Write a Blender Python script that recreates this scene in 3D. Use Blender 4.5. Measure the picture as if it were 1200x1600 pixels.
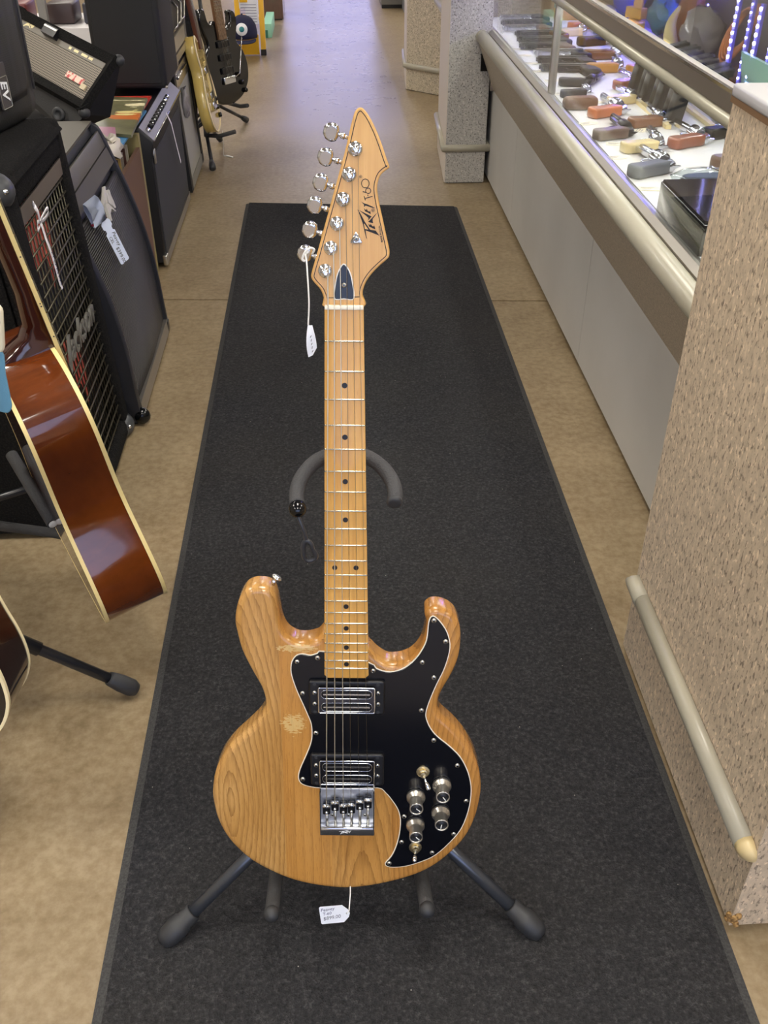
import bpy, bmesh, math, random
from mathutils import Vector, Matrix
random.seed(7)
PI = math.pi
sc = bpy.context.scene
COL = sc.collection
for o in list(bpy.data.objects): bpy.data.objects.remove(o)

# ------------------------------------------------------------------ camera
CAM_H = 1.33
cd = bpy.data.cameras.new('camera'); cam = bpy.data.objects.new('camera', cd); COL.objects.link(cam)
cd.sensor_fit = 'VERTICAL'; cd.sensor_height = 24.0; cd.sensor_width = 18.0
cd.lens = 24.0 * 1480.0 / 1600.0; cd.clip_start = 0.02; cd.clip_end = 60
cam.matrix_world = Matrix(((0.998344, 0.033633, -0.046651, 0.0), (-0.057511, 0.583838, -0.809830, 0.0),
                           (0.0, 0.811173, 0.584806, CAM_H), (0, 0, 0, 1)))
sc.camera = cam
# ------------------------------------------------------------------ world, exposure
wd = bpy.data.worlds.new('world'); sc.world = wd; wd.use_nodes = True
wd.node_tree.nodes['Background'].inputs[0].default_value = (0.8, 0.85, 1.0, 1)
wd.node_tree.nodes['Background'].inputs[1].default_value = 0.15
sc.view_settings.view_transform = 'Standard'; sc.view_settings.look = 'None'
sc.view_settings.gamma = 1.0; sc.view_settings.use_curve_mapping = False
sc.view_settings.exposure = 0.0
CEIL_LIGHT = 21.0      # ceiling troffers
CASE_LIGHT = 30.0     # tube inside the showcase
LED_LIGHT = 60.0

# ------------------------------------------------------------------ helpers
def srgb(r, g, b):
    f = lambda c: (c/12.92 if c <= 0.04045 else ((c+0.055)/1.055)**2.4)
    return (f(r/255), f(g/255), f(b/255), 1)
MATS = {}
def mat(name, rgb, rough=0.5, metal=0.0, bump=None, var=None, coat=0.0, emit=None, spec=None, alpha=None):
    """bump=(scale,strength[,dist]) noise bump; var=(scale,rgb2[,lo,hi]) noise colour mix"""
    if name in MATS: return MATS[name]
    m = bpy.data.materials.new(name); m.use_nodes = True; MATS[name] = m
    nt = m.node_tree; b = nt.nodes['Principled BSDF']
    b.inputs['Base Color'].default_value = srgb(*rgb); b.inputs['Roughness'].default_value = rough
    b.inputs['Metallic'].default_value = metal
    if coat: b.inputs['Coat Weight'].default_value = coat; b.inputs['Coat Roughness'].default_value = 0.05
    if spec is not None: b.inputs['Specular IOR Level'].default_value = spec
    if emit: b.inputs['Emission Color'].default_value = srgb(*emit[0]); b.inputs['Emission Strength'].default_value = emit[1]
    tc = nt.nodes.new('ShaderNodeTexCoord')
    if var:
        n = nt.nodes.new('ShaderNodeTexNoise'); n.inputs['Scale'].default_value = var[0]; n.inputs['Detail'].default_value = 5
        nt.links.new(tc.outputs['Object'], n.inputs['Vector'])
        r = nt.nodes.new('ShaderNodeValToRGB'); e = r.color_ramp.elements
        e[0].position = var[2] if len(var) > 2 else 0.35; e[1].position = var[3] if len(var) > 3 else 0.65
        e[0].color = srgb(*rgb); e[1].color = srgb(*var[1])
        nt.links.new(n.outputs['Fac'], r.inputs[0]); nt.links.new(r.outputs[0], b.inputs['Base Color'])
    if bump:
        n = nt.nodes.new('ShaderNodeTexNoise'); n.inputs['Scale'].default_value = bump[0]; n.inputs['Detail'].default_value = 3
        nt.links.new(tc.outputs['Object'], n.inputs['Vector'])
        bp = nt.nodes.new('ShaderNodeBump'); bp.inputs['Strength'].default_value = bump[1]
        bp.inputs['Distance'].default_value = bump[2] if len(bump) > 2 else 0.002
        nt.links.new(n.outputs['Fac'], bp.inputs['Height']); nt.links.new(bp.outputs[0], b.inputs['Normal'])
    return m

class NG:
    """tiny node-graph helper"""
    def __init__(s, name):
        s.m = bpy.data.materials.new(name); s.m.use_nodes = True; MATS[name] = s.m
        s.nt = s.m.node_tree; s.b = s.nt.nodes['Principled BSDF']
        s.tc = s.nt.nodes.new('ShaderNodeTexCoord')
    def n(s, t, **k):
        x = s.nt.nodes.new(t)
        for a, v in k.items(): setattr(x, a, v)
        return x
    def l(s, a, b): s.nt.links.new(a, b)
    def val(s, i, v):
        if hasattr(v, 'links') or isinstance(v, bpy.types.NodeSocket): s.l(v, i)
        else: i.default_value = v
    def math(s, op, a, b=0.0, c=None):
        x = s.n('ShaderNodeMath', operation=op); s.val(x.inputs[0], a); s.val(x.inputs[1], b)
        if c is not None: s.val(x.inputs[2], c)
        return x.outputs[0]
    def noise(s, vec, scale, detail=4, rough=0.5):
        x = s.n('ShaderNodeTexNoise'); x.inputs['Scale'].default_value = scale; x.inputs['Detail'].default_value = detail
        x.inputs['Roughness'].default_value = rough; s.l(vec, x.inputs['Vector']); return x.outputs['Fac']
    def mapping(s, vec, scale=(1, 1, 1), loc=(0, 0, 0), rot=(0, 0, 0)):
        x = s.n('ShaderNodeMapping'); x.inputs['Scale'].default_value = scale; x.inputs['Location'].default_value = loc
        x.inputs['Rotation'].default_value = rot; s.l(vec, x.inputs['Vector']); return x.outputs[0]
    def ramp(s, fac, stops):
        x = s.n('ShaderNodeValToRGB'); e = x.color_ramp.elements
        while len(e) < len(stops): e.new(0.5)
        for q, (p, c) in zip(e, stops): q.position = p; q.color = srgb(*c) if len(c) == 3 else c
        s.l(fac, x.inputs[0]); return x.outputs[0]
    def mix(s, fac, a, b, blend='MIX'):
        x = s.n('ShaderNodeMix', data_type='RGBA', blend_type=blend); s.val(x.inputs[0], fac)
        s.val(x.inputs[6], srgb(*a) if isinstance(a, tuple) and len(a) == 3 else a); s.val(x.inputs[7], srgb(*b) if isinstance(b, tuple) and len(b) == 3 else b)
        return x.outputs[2]
    def bump(s, h, strength, dist=0.002):
        x = s.n('ShaderNodeBump'); x.inputs['Strength'].default_value = strength; x.inputs['Distance'].default_value = dist
        s.l(h, x.inputs['Height']); s.l(x.outputs[0], s.b.inputs['Normal'])
    def sep(s, vec):
        x = s.n('ShaderNodeSeparateXYZ'); s.l(vec, x.inputs[0]); return x.outputs

def area2(p): return sum(p[i-1][0]*p[i][1]-p[i][0]*p[i-1][1] for i in range(len(p)))
def catmull(pts, k=4, closed=True):
    n = len(pts); out = []
    for i in range(n if closed else n-1):
        g = lambda j: pts[j % n] if closed else pts[max(0, min(n-1, j))]
        p0, p1, p2, p3 = g(i-1), g(i), g(i+1), g(i+2)
        for q in range(k):
            t = q/k
            out.append(tuple(.5*((2*b)+(-a+c)*t+(2*a-5*b+4*c-d)*t*t+(-a+3*b-3*c+d)*t**3) for a, b, c, d in zip(p0, p1, p2, p3)))
    if not closed: out.append(tuple(pts[-1]))
    return out
def inset(poly, d):
    s = 1 if area2(poly) > 0 else -1; n = len(poly); out = []
    for i in range(n):
        a, b, c = poly[i-1], poly[i], poly[(i+1) % n]
        e1 = Vector((b[0]-a[0], b[1]-a[1])); e2 = Vector((c[0]-b[0], c[1]-b[1]))
        if e1.length > 1e-9: e1.normalize()
        if e2.length > 1e-9: e2.normalize()
        t = e1+e2
        if t.length < 1e-6: t = e1
        t.normalize(); nn = Vector((-t.y, t.x))*s
        out.append((b[0]+nn.x*d, b[1]+nn.y*d))
    return out
def rrect(w, h, r, n=4, cx=0, cy=0):
    out = []
    for (sx, sy, a0) in ((1, 1, 0), (-1, 1, 90), (-1, -1, 180), (1, -1, 270)):
        for i in range(n+1):
            a = math.radians(a0+90*i/n); out.append((cx+sx*(w/2-r)+r*math.cos(a), cy+sy*(h/2-r)+r*math.sin(a)))
    return out
def circ(r, n=20, cx=0, cy=0): return [(cx+r*math.cos(2*PI*i/n), cy+r*math.sin(2*PI*i/n)) for i in range(n)]

class MB:
    def __init__(s): s.v = []; s.f = []; s.sm = []
    def add(s, v, f, smooth=False):
        o = len(s.v); s.v += [tuple(x) for x in v]; s.f += [tuple(i+o for i in q) for q in f]
        s.sm += [smooth]*len(f); return s
    def box(s, c, d, R=None):
        hx, hy, hz = d[0]/2, d[1]/2, d[2]/2
        p = [Vector((x*hx, y*hy, z*hz)) for z in (-1, 1) for y in (-1, 1) for x in (-1, 1)]
        if R is not None: p = [R @ q for q in p]
        p = [q+Vector(c) for q in p]
        return s.add(p, [(0, 2, 3, 1), (4, 5, 7, 6), (0, 1, 5, 4), (2, 6, 7, 3), (0, 4, 6, 2), (1, 3, 7, 5)])
    def bb(s, x0, x1, y0, y1, z0, z1): return s.box(((x0+x1)/2, (y0+y1)/2, (z0+z1)/2), (abs(x1-x0), abs(y1-y0), abs(z1-z0)))
    def hexa(s, p): return s.add(p, [(0, 3, 2, 1), (4, 5, 6, 7), (0, 1, 5, 4), (1, 2, 6, 5), (2, 3, 7, 6), (3, 0, 4, 7)])
    def tube(s, pts, r, n=12, caps=True, closed=False):
        pts = [Vector(p) for p in pts]; m = len(pts); rr = r if isinstance(r, (list, tuple)) else [r]*m
        rings = []; up = None
        for i, p in enumerate(pts):
            if closed: t = pts[(i+1) % m]-pts[i-1]
            else: t = pts[min(i+1, m-1)]-pts[max(i-1, 0)]
            t.normalize()
            if up is None:
                a = Vector((0, 0, 1)) if abs(t.z) < .9 else Vector((1, 0, 0)); up = (a-t*a.dot(t)).normalized()
            else:
                up = up-t*up.dot(t); up.normalize()
            w = t.cross(up)
            rings.append([p+(up*math.cos(2*PI*k/n)+w*math.sin(2*PI*k/n))*rr[i] for k in range(n)])
        v = [q for g in rings for q in g]; f = []
        for i in range(m if closed else m-1):
            j = (i+1) % m
            for k in range(n): f.append((i*n+k, i*n+(k+1) % n, j*n+(k+1) % n, j*n+k))
        s.add(v, f, True)
        if caps and not closed:
            o = len(s.v)-len(v)
            s.f += [tuple(o+k for k in range(n))[::-1], tuple(o+(m-1)*n+k for k in range(n))]; s.sm += [False, False]
        return s
    def cyl(s, p0, p1, r0, r1=None, n=16): return s.tube([p0, p1], [r0, r0 if r1 is None else r1], n)
    def lathe(s, prof, n=20, o=(0, 0, 0), ax=(0, 0, 1), smooth=True):
        ax = Vector(ax).normalized(); a = Vector((1, 0, 0)) if abs(ax.x) < .9 else Vector((0, 1, 0))
        u = (a-ax*a.dot(ax)).normalized(); w = ax.cross(u); o = Vector(o); v = []; f = []
        for (r, z) in prof:
            for k in range(n):
                t = 2*PI*k/n; v.append(o+ax*z+(u*math.cos(t)+w*math.sin(t))*r)
        for i in range(len(prof)-1):
            for k in range(n): f.append((i*n+k, i*n+(k+1) % n, (i+1)*n+(k+1) % n, (i+1)*n+k))
        s.add(v, f, smooth); b = len(s.v)-len(v); m = len(prof)
        if prof[0][0] > 1e-5: s.f.append(tuple(b+k for k in range(n))[::-1]); s.sm.append(False)
        if prof[-1][0] > 1e-5: s.f.append(tuple(b+(m-1)*n+k for k in range(n))); s.sm.append(False)
        return s
    def loft(s, loops, smooth=True, caps=True, capsmooth=False):
        n = len(loops[0]); v = [q for g in loops for q in g]; f = []
        for i in range(len(loops)-1):
            for k in range(n): f.append((i*n+k, i*n+(k+1) % n, (i+1)*n+(k+1) % n, (i+1)*n+k))
        s.add(v, f, smooth); b = len(s.v)-len(v)
        if caps:
            m = len(loops); s.f += [tuple(b+k for k in range(n))[::-1], tuple(b+(m-1)*n+k for k in range(n))]; s.sm += [capsmooth]*2
        return s
    def prism(s, poly, z0, z1, smooth=False): return s.loft([[(x, y, z) for x, y in poly] for z in (z0, z1)], smooth)
    def rprism(s, poly, layers, smooth=True): return s.loft([[(x, y, z) for x, y in inset(poly, d)] for d, z in layers], smooth)
    def sph(s, c, r, n=16, m=10, sc=(1, 1, 1)):
        prof = [(max(r*math.sin(PI*i/m), 0), -r*math.cos(PI*i/m)) for i in range(m+1)]
        b = len(s.v); s.lathe(prof, n); 
        for i in range(b, len(s.v)): q = s.v[i]; s.v[i] = (c[0]+q[0]*sc[0], c[1]+q[1]*sc[1], c[2]+q[2]*sc[2])
        return s
    def xf(s, M, i0=0):
        for i in range(i0, len(s.v)): s.v[i] = tuple(M @ Vector(s.v[i]))
        return s
    def mesh(s, name, bevel=0.0, seg=2):
        me = bpy.data.meshes.new(name); me.from_pydata(s.v, [], s.f)
        bm = bmesh.new(); bm.from_mesh(me)
        for fc, sm in zip(bm.faces, s.sm): fc.smooth = sm
        bmesh.ops.remove_doubles(bm, verts=bm.verts, dist=1e-6)
        bmesh.ops.recalc_face_normals(bm, faces=bm.faces)
        if bevel:
            bmesh.ops.bevel(bm, geom=list(bm.edges), offset=bevel, segments=seg, profile=.5, affect='EDGES', clamp_overlap=True)
            for fc in bm.faces: fc.smooth = True
        bm.to_mesh(me); bm.free()
        return me
    def build(s, name, m, parent=None, bevel=0.0, seg=2, kind=None, label=None):
        me = s.mesh(name, bevel, seg); me.materials.append(m)
        if bevel:
            try: me.set_sharp_from_angle(angle=math.radians(50))
            except Exception: pass
        return link(name, me, parent, kind, label)
def link(name, me, parent=None, kind=None, label=None):
    o = bpy.data.objects.new(name, me); COL.objects.link(o)
    if parent is not None: o.parent = parent
    if kind: o['kind'] = kind
    if label: o['label'] = label
    return o
def tag(o, label, cat, group=None):
    o['label'] = label; o['category'] = cat
    if group: o['group'] = group
    return o
def thing(name, label, cat, loc=(0, 0, 0), M=None, group=None):
    o = bpy.data.objects.new(name, None); COL.objects.link(o); o.empty_display_size = .05
    if M is not None: o.matrix_world = M
    else: o.location = loc
    return tag(o, label, cat, group)
def frameM(o, x, y, z):
    return Matrix(((x[0], y[0], z[0], o[0]), (x[1], y[1], z[1], o[1]), (x[2], y[2], z[2], o[2]), (0, 0, 0, 1)))
def ortho(o, z, y):
    z = Vector(z).normalized(); y = Vector(y); y = (y-z*y.dot(z)).normalized(); return frameM(o, y.cross(z), y, z)
def text_mesh(body, size, M, name, m, parent, ext=0.0003, align='CENTER', shear=0.0, weight=0.0):
    c = bpy.data.curves.new(name, 'FONT'); c.body = body; c.size = size; c.extrude = ext; c.align_x = align; c.align_y = 'CENTER'
    c.shear = shear; c.offset = weight; c.resolution_u = 3
    t = bpy.data.objects.new('tmp', c); COL.objects.link(t)
    bpy.context.view_layer.update()
    me = bpy.data.meshes.new_from_object(t); bpy.data.objects.remove(t); bpy.data.curves.remove(c)
    me.transform(M); me.materials.clear(); me.materials.append(m)
    return link(name, me, parent)
def copy_tree(root, M, label, mats=None):
    r = root.copy(); COL.objects.link(r); r.matrix_world = M; r['label'] = label
    for ch in root.children:
        c = ch.copy(); COL.objects.link(c); c.parent = r
        if mats and ch.name.split('.')[0] in mats:
            c.material_slots[0].link = 'OBJECT'; c.material_slots[0].material = mats[ch.name.split('.')[0]]
    return r
T = Matrix.Translation
def Rz(a): return Matrix.Rotation(math.radians(a), 4, 'Z')
def Rx(a): return Matrix.Rotation(math.radians(a), 4, 'X')
def Ry(a): return Matrix.Rotation(math.radians(a), 4, 'Y')

# ------------------------------------------------------------------ shared materials
CHROME = mat('chrome', (225, 227, 232), .12, 1.0)
NICKEL = mat('nickel', (200, 198, 190), .28, 1.0)
STEEL = mat('brushed_aluminium', (176, 172, 164), .38, 1.0, bump=(900, .1, .0005))
BLACKP = mat('black_plastic', (22, 22, 25), .35)
BLACKG = mat('gloss_black', (8, 9, 12), .12)
TOLEX = mat('black_tolex', (15, 16, 20), .55, bump=(420, .5, .0012))
CARPETB = mat('black_cab_carpet', (22, 22, 23), .95, bump=(260, .9, .004), var=(240, (44, 42, 40), .45, .8), spec=.1)
RUBBER = mat('black_rubber', (48, 49, 52), .5)
TUBEB = mat('black_enamel_tube', (34, 35, 40), .28)
PAPER = mat('white_paper', (238, 240, 246), .7)
TAGP = mat('tag_card', (232, 236, 246), .65)
INK = mat('pen_ink', (60, 66, 110), .7)
INKD = mat('black_ink', (26, 26, 34), .7)
WHITE = mat('white_plastic', (238, 238, 235), .4)
CREAM = mat('cream_binding', (238, 216, 150), .35)
# ================================================================== THE ROOM
def floor_mat():
    g = NG('polished_concrete'); P = g.tc.outputs['Object']
    n1 = g.noise(P, 1.3, 6, .6); n2 = g.noise(P, 9, 5, .6); n3 = g.noise(P, 55, 4, .6)
    c = g.ramp(n1, [(.3, (122, 101, 70)), (.5, (138, 117, 85)), (.72, (150, 132, 102))])
    c2 = g.ramp(n2, [(.3, (100, 82, 56)), (.7, (168, 150, 120))])
    c = g.mix(.38, c, c2)
    c3 = g.ramp(n3, [(.35, (104, 90, 68)), (.65, (178, 164, 140))])
    c = g.mix(.28, c, c3)
    X = g.sep(P)
    # walkway band past the end of the runner: greyer and shinier than the concrete beside it
    wob = g.math('MULTIPLY', g.math('SUBTRACT', g.noise(P, 1.7, 3), .5), .35)
    a = g.n('ShaderNodeMapRange', interpolation_type='SMOOTHSTEP'); g.val(a.inputs[0], g.math('ADD', X[0], g.math('MULTIPLY', wob, .15)))
    a.inputs[1].default_value = .42; a.inputs[2].default_value = .46; a.inputs[3].default_value = 1; a.inputs[4].default_value = 0
    b = g.n('ShaderNodeMapRange', interpolation_type='SMOOTHSTEP'); g.val(b.inputs[0], g.math('ADD', X[0], wob))
    b.inputs[1].default_value = -.6; b.inputs[2].default_value = -.1
    d = g.n('ShaderNodeMapRange', interpolation_type='SMOOTHSTEP'); g.val(d.inputs[0], g.math('ADD', X[1], g.math('MULTIPLY', wob, 3)))
    d.inputs[1].default_value = 4.0; d.inputs[2].default_value = 6.0
    w = g.math('MULTIPLY', g.math('MULTIPLY', a.outputs[0], b.outputs[0]), d.outputs[0])
    c = g.mix(g.math('MULTIPLY', w, .75), c, (158, 148, 146))
    g.l(c, g.b.inputs['Base Color'])
    r = g.math('SUBTRACT', g.math('ADD', .38, g.math('MULTIPLY', n2, .08)), g.math('MULTIPLY', w, .14))
    g.l(r, g.b.inputs['Roughness']); g.bump(n3, .03, .001)
    return g.m
FLOORM = floor_mat()
base = MB().bb(-4, 5, -4.5, 14, -.08, -.012).build('floor', mat('slab_joint', (34, 28, 22), .9), kind='structure')
# two pours of concrete with a sawn joint between them
j = lambda x: 3.149-(x+.567)*.066
MB().prism([(-4, -4.5), (5, -4.5), (5, j(5)-.005), (-4, j(-4)-.005)], -.012, 0).build('slab', FLOORM, base)
MB().prism([(-4, j(-4)+.004), (5, j(5)+.004), (5, 14), (-4, 14)], -.012, 0).build('slab', FLOORM, base)

WALLM = mat('painted_wall', (196, 190, 178), .8, bump=(60, .1))
MB().bb(-4.1, -4, -4.5, 14, 0, 3.1).build('wall_left', WALLM, kind='structure')
MB().bb(5, 5.1, -4.5, 14, 0, 3.1).build('wall_right', WALLM, kind='structure')
wb = MB()
wb.bb(-4, -2.2, -4.6, -4.5, 0, 3.1).bb(3.0, 5, -4.6, -4.5, 0, 3.1).bb(-2.2, 3.0, -4.6, -4.5, 2.7, 3.1).bb(-2.2, 3.0, -4.6, -4.5, 0, .3)
wb.build('wall_back', WALLM, kind='structure')
w2 = MB().bb(-2.2, 3.0, -4.57, -4.55, .3, 2.7).build('window_2', mat('daylit_glass_back', (200, 215, 255), .1, emit=((186, 208, 255), 2.2)), kind='structure')
f2 = MB()
for x in (-2.2, -.9, .4, 1.7, 2.96): f2.bb(x, x+.04, -4.55, -4.49, .3, 2.7)
f2.bb(-2.2, 3.0, -4.55, -4.49, .3, .34).bb(-2.2, 3.0, -4.55, -4.49, 2.66, 2.7)
f2.build('window_frame', STEEL, w2)
wf = MB()
wf.bb(-4, -1.2, 14, 14.1, 0, 3.1).bb(2.0, 5, 14, 14.1, 0, 3.1).bb(-1.2, 2.0, 14, 14.1, 2.6, 3.1).bb(-1.2, 2.0, 14, 14.1, 0, .25)
wf.build('wall_far', WALLM, kind='structure')
MB().bb(-4, 5, -4.5, 14, 3.0, 3.1).build('ceiling', mat('ceiling_tile', (206, 202, 194), .9, bump=(90, .3)), kind='structure')
# shop-front window at the far end of the aisle (daylight)
w1 = MB().bb(-1.2, 2.0, 14.04, 14.06, .25, 2.6).build('window_1', mat('daylit_glass', (200, 210, 255), .1, emit=((176, 180, 255), 1.8)), kind='structure')
fr = MB()
for x in (-1.2, -.15, .9, 1.96): fr.bb(x, x+.04, 13.98, 14.04, .25, 2.6)
fr.bb(-1.2, 2.0, 13.98, 14.04, .25, .29).bb(-1.2, 2.0, 13.98, 14.04, 2.56, 2.6)
fr.build('window_frame', STEEL, w1)

# ceiling troffers
LAMPOFF = mat('troffer_diffuser_off', (226, 226, 222), .5)
LAMPM = mat('troffer_diffuser', (255, 250, 240), .5, emit=((255, 249, 238), CEIL_LIGHT))
HOUS = mat('troffer_housing', (225, 225, 222), .5)
lamp_labels = 'near far left right'.split()
k = 0
for yy in (-1.6, 1.2, 4.2, 7.2, 10.4):
    for xx in (-2.2, .15, 2.6):
        k += 1
        t = thing('ceiling_light', 'white fluorescent ceiling troffer %s, row %s from the shop back' % ({-2.2: 'over the left-hand goods', .15: 'over the middle aisle', 2.6: 'behind the counters'}[xx], {-1.6: 'first', 1.2: 'second', 4.2: 'third', 7.2: 'fourth', 10.4: 'fifth'}[yy]), 'ceiling light', (xx, yy, 2.93), group='ceiling troffers')
        h = MB()
        h.bb(-.32, .32, -.63, -.60, 0, .07).bb(-.32, .32, .60, .63, 0, .07).bb(-.32, -.29, -.60, .60, 0, .07).bb(.29, .32, -.60, .60, 0, .07).bb(-.29, .29, -.6, .6, .05, .07)
        h.build('housing', HOUS, t)
        MB().bb(-.29, .29, -.6, .6, .015, .025).build('diffuser', LAMPOFF if xx == .15 and yy in (4.2, 7.2) else LAMPM, t)

# ------------------------------------------------------------------ runner
def rug_mat():
    g = NG('black_runner_pile'); P = g.tc.outputs['Object']
    n1 = g.noise(P, 170, 4, .65); n2 = g.noise(g.mapping(P, (1, 1.6, 1)), 55, 3, .6); n3 = g.noise(P, 2.2, 3)
    c = g.ramp(n1, [(.3, (32, 32, 35)), (.55, (57, 57, 60)), (.8, (98, 97, 99))])
    c = g.mix(.3, c, g.ramp(n3, [(.3, (32, 33, 38)), (.7, (56, 53, 48))]))
    fl = g.n('ShaderNodeTexVoronoi'); fl.inputs['Scale'].default_value = 26; g.l(P, fl.inputs['Vector'])
    c = g.mix(g.math('LESS_THAN', fl.outputs['Distance'], .028), c, (150, 146, 140))
    g.l(c, g.b.inputs['Base Color']); g.b.inputs['Roughness'].default_value = .95; g.b.inputs['Specular IOR Level'].default_value = .15
    g.bump(g.math('ADD', n1, n2), 1.0, .006); return g.m
rug = thing('floor_runner', 'long black carpet runner with rubber edging down the concrete aisle', 'rug', (.094, .3, 0))
y1l, y1r = 4.165-.3, 4.07-.3
MB().prism([(-.442, -.6), (.442, -.6), (.442, y1r-.003), (-.442, y1l+.002)], 0.001, .009).build('pile', rug_mat(), rug)
EDGE = mat('runner_rubber_edge', (44, 44, 46), .7, bump=(500, .5), var=(300, (66, 66, 66)))
for sx, yy in ((-1, y1l), (1, y1r)):
    MB().hexa([(sx*.442, -.6, 0.001), (sx*.457, -.6, 0.001), (sx*.457, yy, 0.001), (sx*.442, yy, 0.001), (sx*.442, -.6, .007), (sx*.457, -.6, .003), (sx*.457, yy, .003), (sx*.442, yy, .007)]).build('edging', EDGE, rug)

# ------------------------------------------------------------------ speckled laminate
def granite(name, base, fl, lo=.56, scale=(150, 150, 70), amt=1.0):
    g = NG(name); P = g.tc.outputs['Object']
    n1 = g.noise(g.mapping(P, scale), 1.0, 3, .6); n2 = g.noise(g.mapping(P, tuple(s*.45 for s in scale), (3, 7, 1)), 1.0, 3, .6); n3 = g.noise(P, 5, 3)
    c = g.ramp(n2, [(.35, tuple(int(x*.90) for x in base)), (.6, base), (.78, tuple(min(255, int(x*1.13)) for x in base))])
    f1 = g.n('ShaderNodeMapRange'); g.val(f1.inputs[0], n1); f1.inputs[1].default_value = lo; f1.inputs[2].default_value = lo+.07
    c = g.mix(g.math('MULTIPLY', f1.outputs[0], amt), c, fl)
    n4 = g.noise(g.mapping(P, tuple(s*.8 for s in scale), (11, 2, 5)), 1.0, 2)
    c = g.mix(g.math('MULTIPLY', g.math('GREATER_THAN', n4, .63), .6), c, tuple(min(255, int(x*1.2)) for x in base))
    g.l(c, g.b.inputs['Base Color']); g.b.inputs['Roughness'].default_value = .42
    return g.m
GRAN = granite('pink_speckled_laminate', (208, 190, 166), (116, 102, 90), .55, (175, 175, 80), .8)
GRANG = granite('grey_speckled_laminate', (180, 176, 168), (96, 92, 88), .555, (150, 150, 150))
GRANW = granite('beige_speckled_laminate', (196, 184, 160), (112, 100, 84), .565, (150, 150, 150))
GRANB = granite('fine_speckled_laminate', (170, 158, 140), (120, 108, 94), .56, (330, 330, 330))
PANELM = mat('off_white_panel', (190, 188, 184), .5, var=(3, (182, 180, 176)))
BUMP = mat('beige_bumper_vinyl', (166, 161, 144), .28)
BUMPE = mat('yellowed_bumper_cap', (204, 184, 138), .3)
EDGEW = mat('pale_corner_trim', (206, 196, 184), .4)

# near end cabinet
cab = thing('counter_end_cabinet', 'tall pink speckled laminate end cabinet with low beige bumper rail', 'cabinet', (.555, .75, 0))
MB().bb(0, .95, 0, .598, .012, 1.035).build('body', GRAN, cab)
MB().bb(.03, .9, .03, .57, 0.0, .012).build('plinth', BLACKP, cab)
MB().bb(-.004, .96, -.006, .60, 1.035, 1.052).build('top', mat('grey_laminate_top', (186, 186, 190), .35), cab, .004)
MB().bb(-.003, .001, -.002, .6, 1.028, 1.036).build('top_edge', mat('brown_edge', (120, 92, 66), .5), cab)
pr = [(-.001, .165), (-.012, .167), (-.020, .174), (-.022, .183), (-.020, .192), (-.012, .199), (-.001, .201)]
MB().loft([[(x, y, z) for x, z in pr] for y in (.02, .53)], True).build('bumper_rail', BUMP, cab)
q = []
for i in range(6):
    t = i/5*PI/2; q.append([(x*max(math.cos(t), .08)**.7, .02-.026*math.sin(t), .183+(z-.183)*max(math.cos(t), .08)**.7) for x, z in pr])
MB().loft(q, True).build('bumper_cap', BUMPE, cab)
MB().loft([[(x*1.03, y, .183+(z-.183)*s) for x, z in pr] for y, s in ((.53, 1.03), (.575, 1.03), (.588, .9), (.594, .6))], True).build('bumper_cap', BUMP, cab)
random.seed(3)
ch = MB()
for i in range(9):
    a = random.random(); ch.sph((random.uniform(-.002, .01), random.uniform(-.003, .008), .014+random.random()*.028), random.uniform(.004, .008), 7, 5, (1, 1, 1.3))
ch.build('chipped_corner', mat('bare_particle_board', (190, 150, 92), .9, bump=(300, .8), var=(200, (90, 62, 36))), cab, label='bare chipped particle board corner')

# ------------------------------------------------------------------ glass showcase counter
Y0, Y1 = 1.37, 4.87
cs = thing('glass_showcase', 'long glass-topped showcase counter with beige bumper rail and lit white deck', 'display case', (.73, Y0, 0))
L = Y1-Y0
def ybar(prof, m, name, y0=0, y1=L, smooth=False, parent=None, label=None):
    return MB().loft([[(x-.73, y, z) for x, z in prof] for y in (y0, y1)], smooth).build(name, m, parent or cs, label=label)
# lower panels with seams
seams = [0.0, 1.19, 2.42, 3.5]
for a, b in zip(seams[:-1], seams[1:]):
    ybar([(.735, .02), (.75, .02), (.75, .41), (.735, .41)], PANELM, 'base_panel', a+.0015, b-.0015)
ybar([(.76, 0), (1.38, 0), (1.38, .06), (.76, .06)], BLACKP, 'plinth')
ybar([(1.38, 0.0), (1.40, 0), (1.40, .9), (1.38, .9)], mat('case_back', (70, 66, 66), .6), 'back_panel')
ybar([(.655, .60), (.735, .40), (.75, .40), (.75, .612), (.66, .612)], GRANB, 'apron', 0, 3.04)
ybar([(.72, .40), (.75, .40), (.75, .612), (.72, .612)], GRANB, 'apron', 3.04, L)
ybar([(.675, .612), (.745, .612), (.745, .624), (.675, .624)], STEEL, 'front_ledge', 0, 3.04)
rp = [(.672+.026*math.cos(a), .615+.026*math.sin(a)) for a in [2*PI*i/20 for i in range(20)]]
ybar(rp, BUMP, 'bumper_rail', 0, 3.02, True)
ybar([(.672+.0265*math.cos(a), .615+.0265*math.sin(a)) for a in [2*PI*i/20 for i in range(20)]], BUMP, 'bumper_cap', 3.02, 3.045, True)
DECK = mat('white_deck_liner', (236, 236, 240), .5, var=(4, (226, 222, 218)))
ybar([(.75, .605), (1.38, .605), (1.38, .622), (.75, .622)], DECK, 'deck')
ybar([(.70, .624), (.722, .624), (.722, .640), (.712, .642), (.70, .630)], STEEL, 'sill_channel', 0, 3.04)
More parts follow.
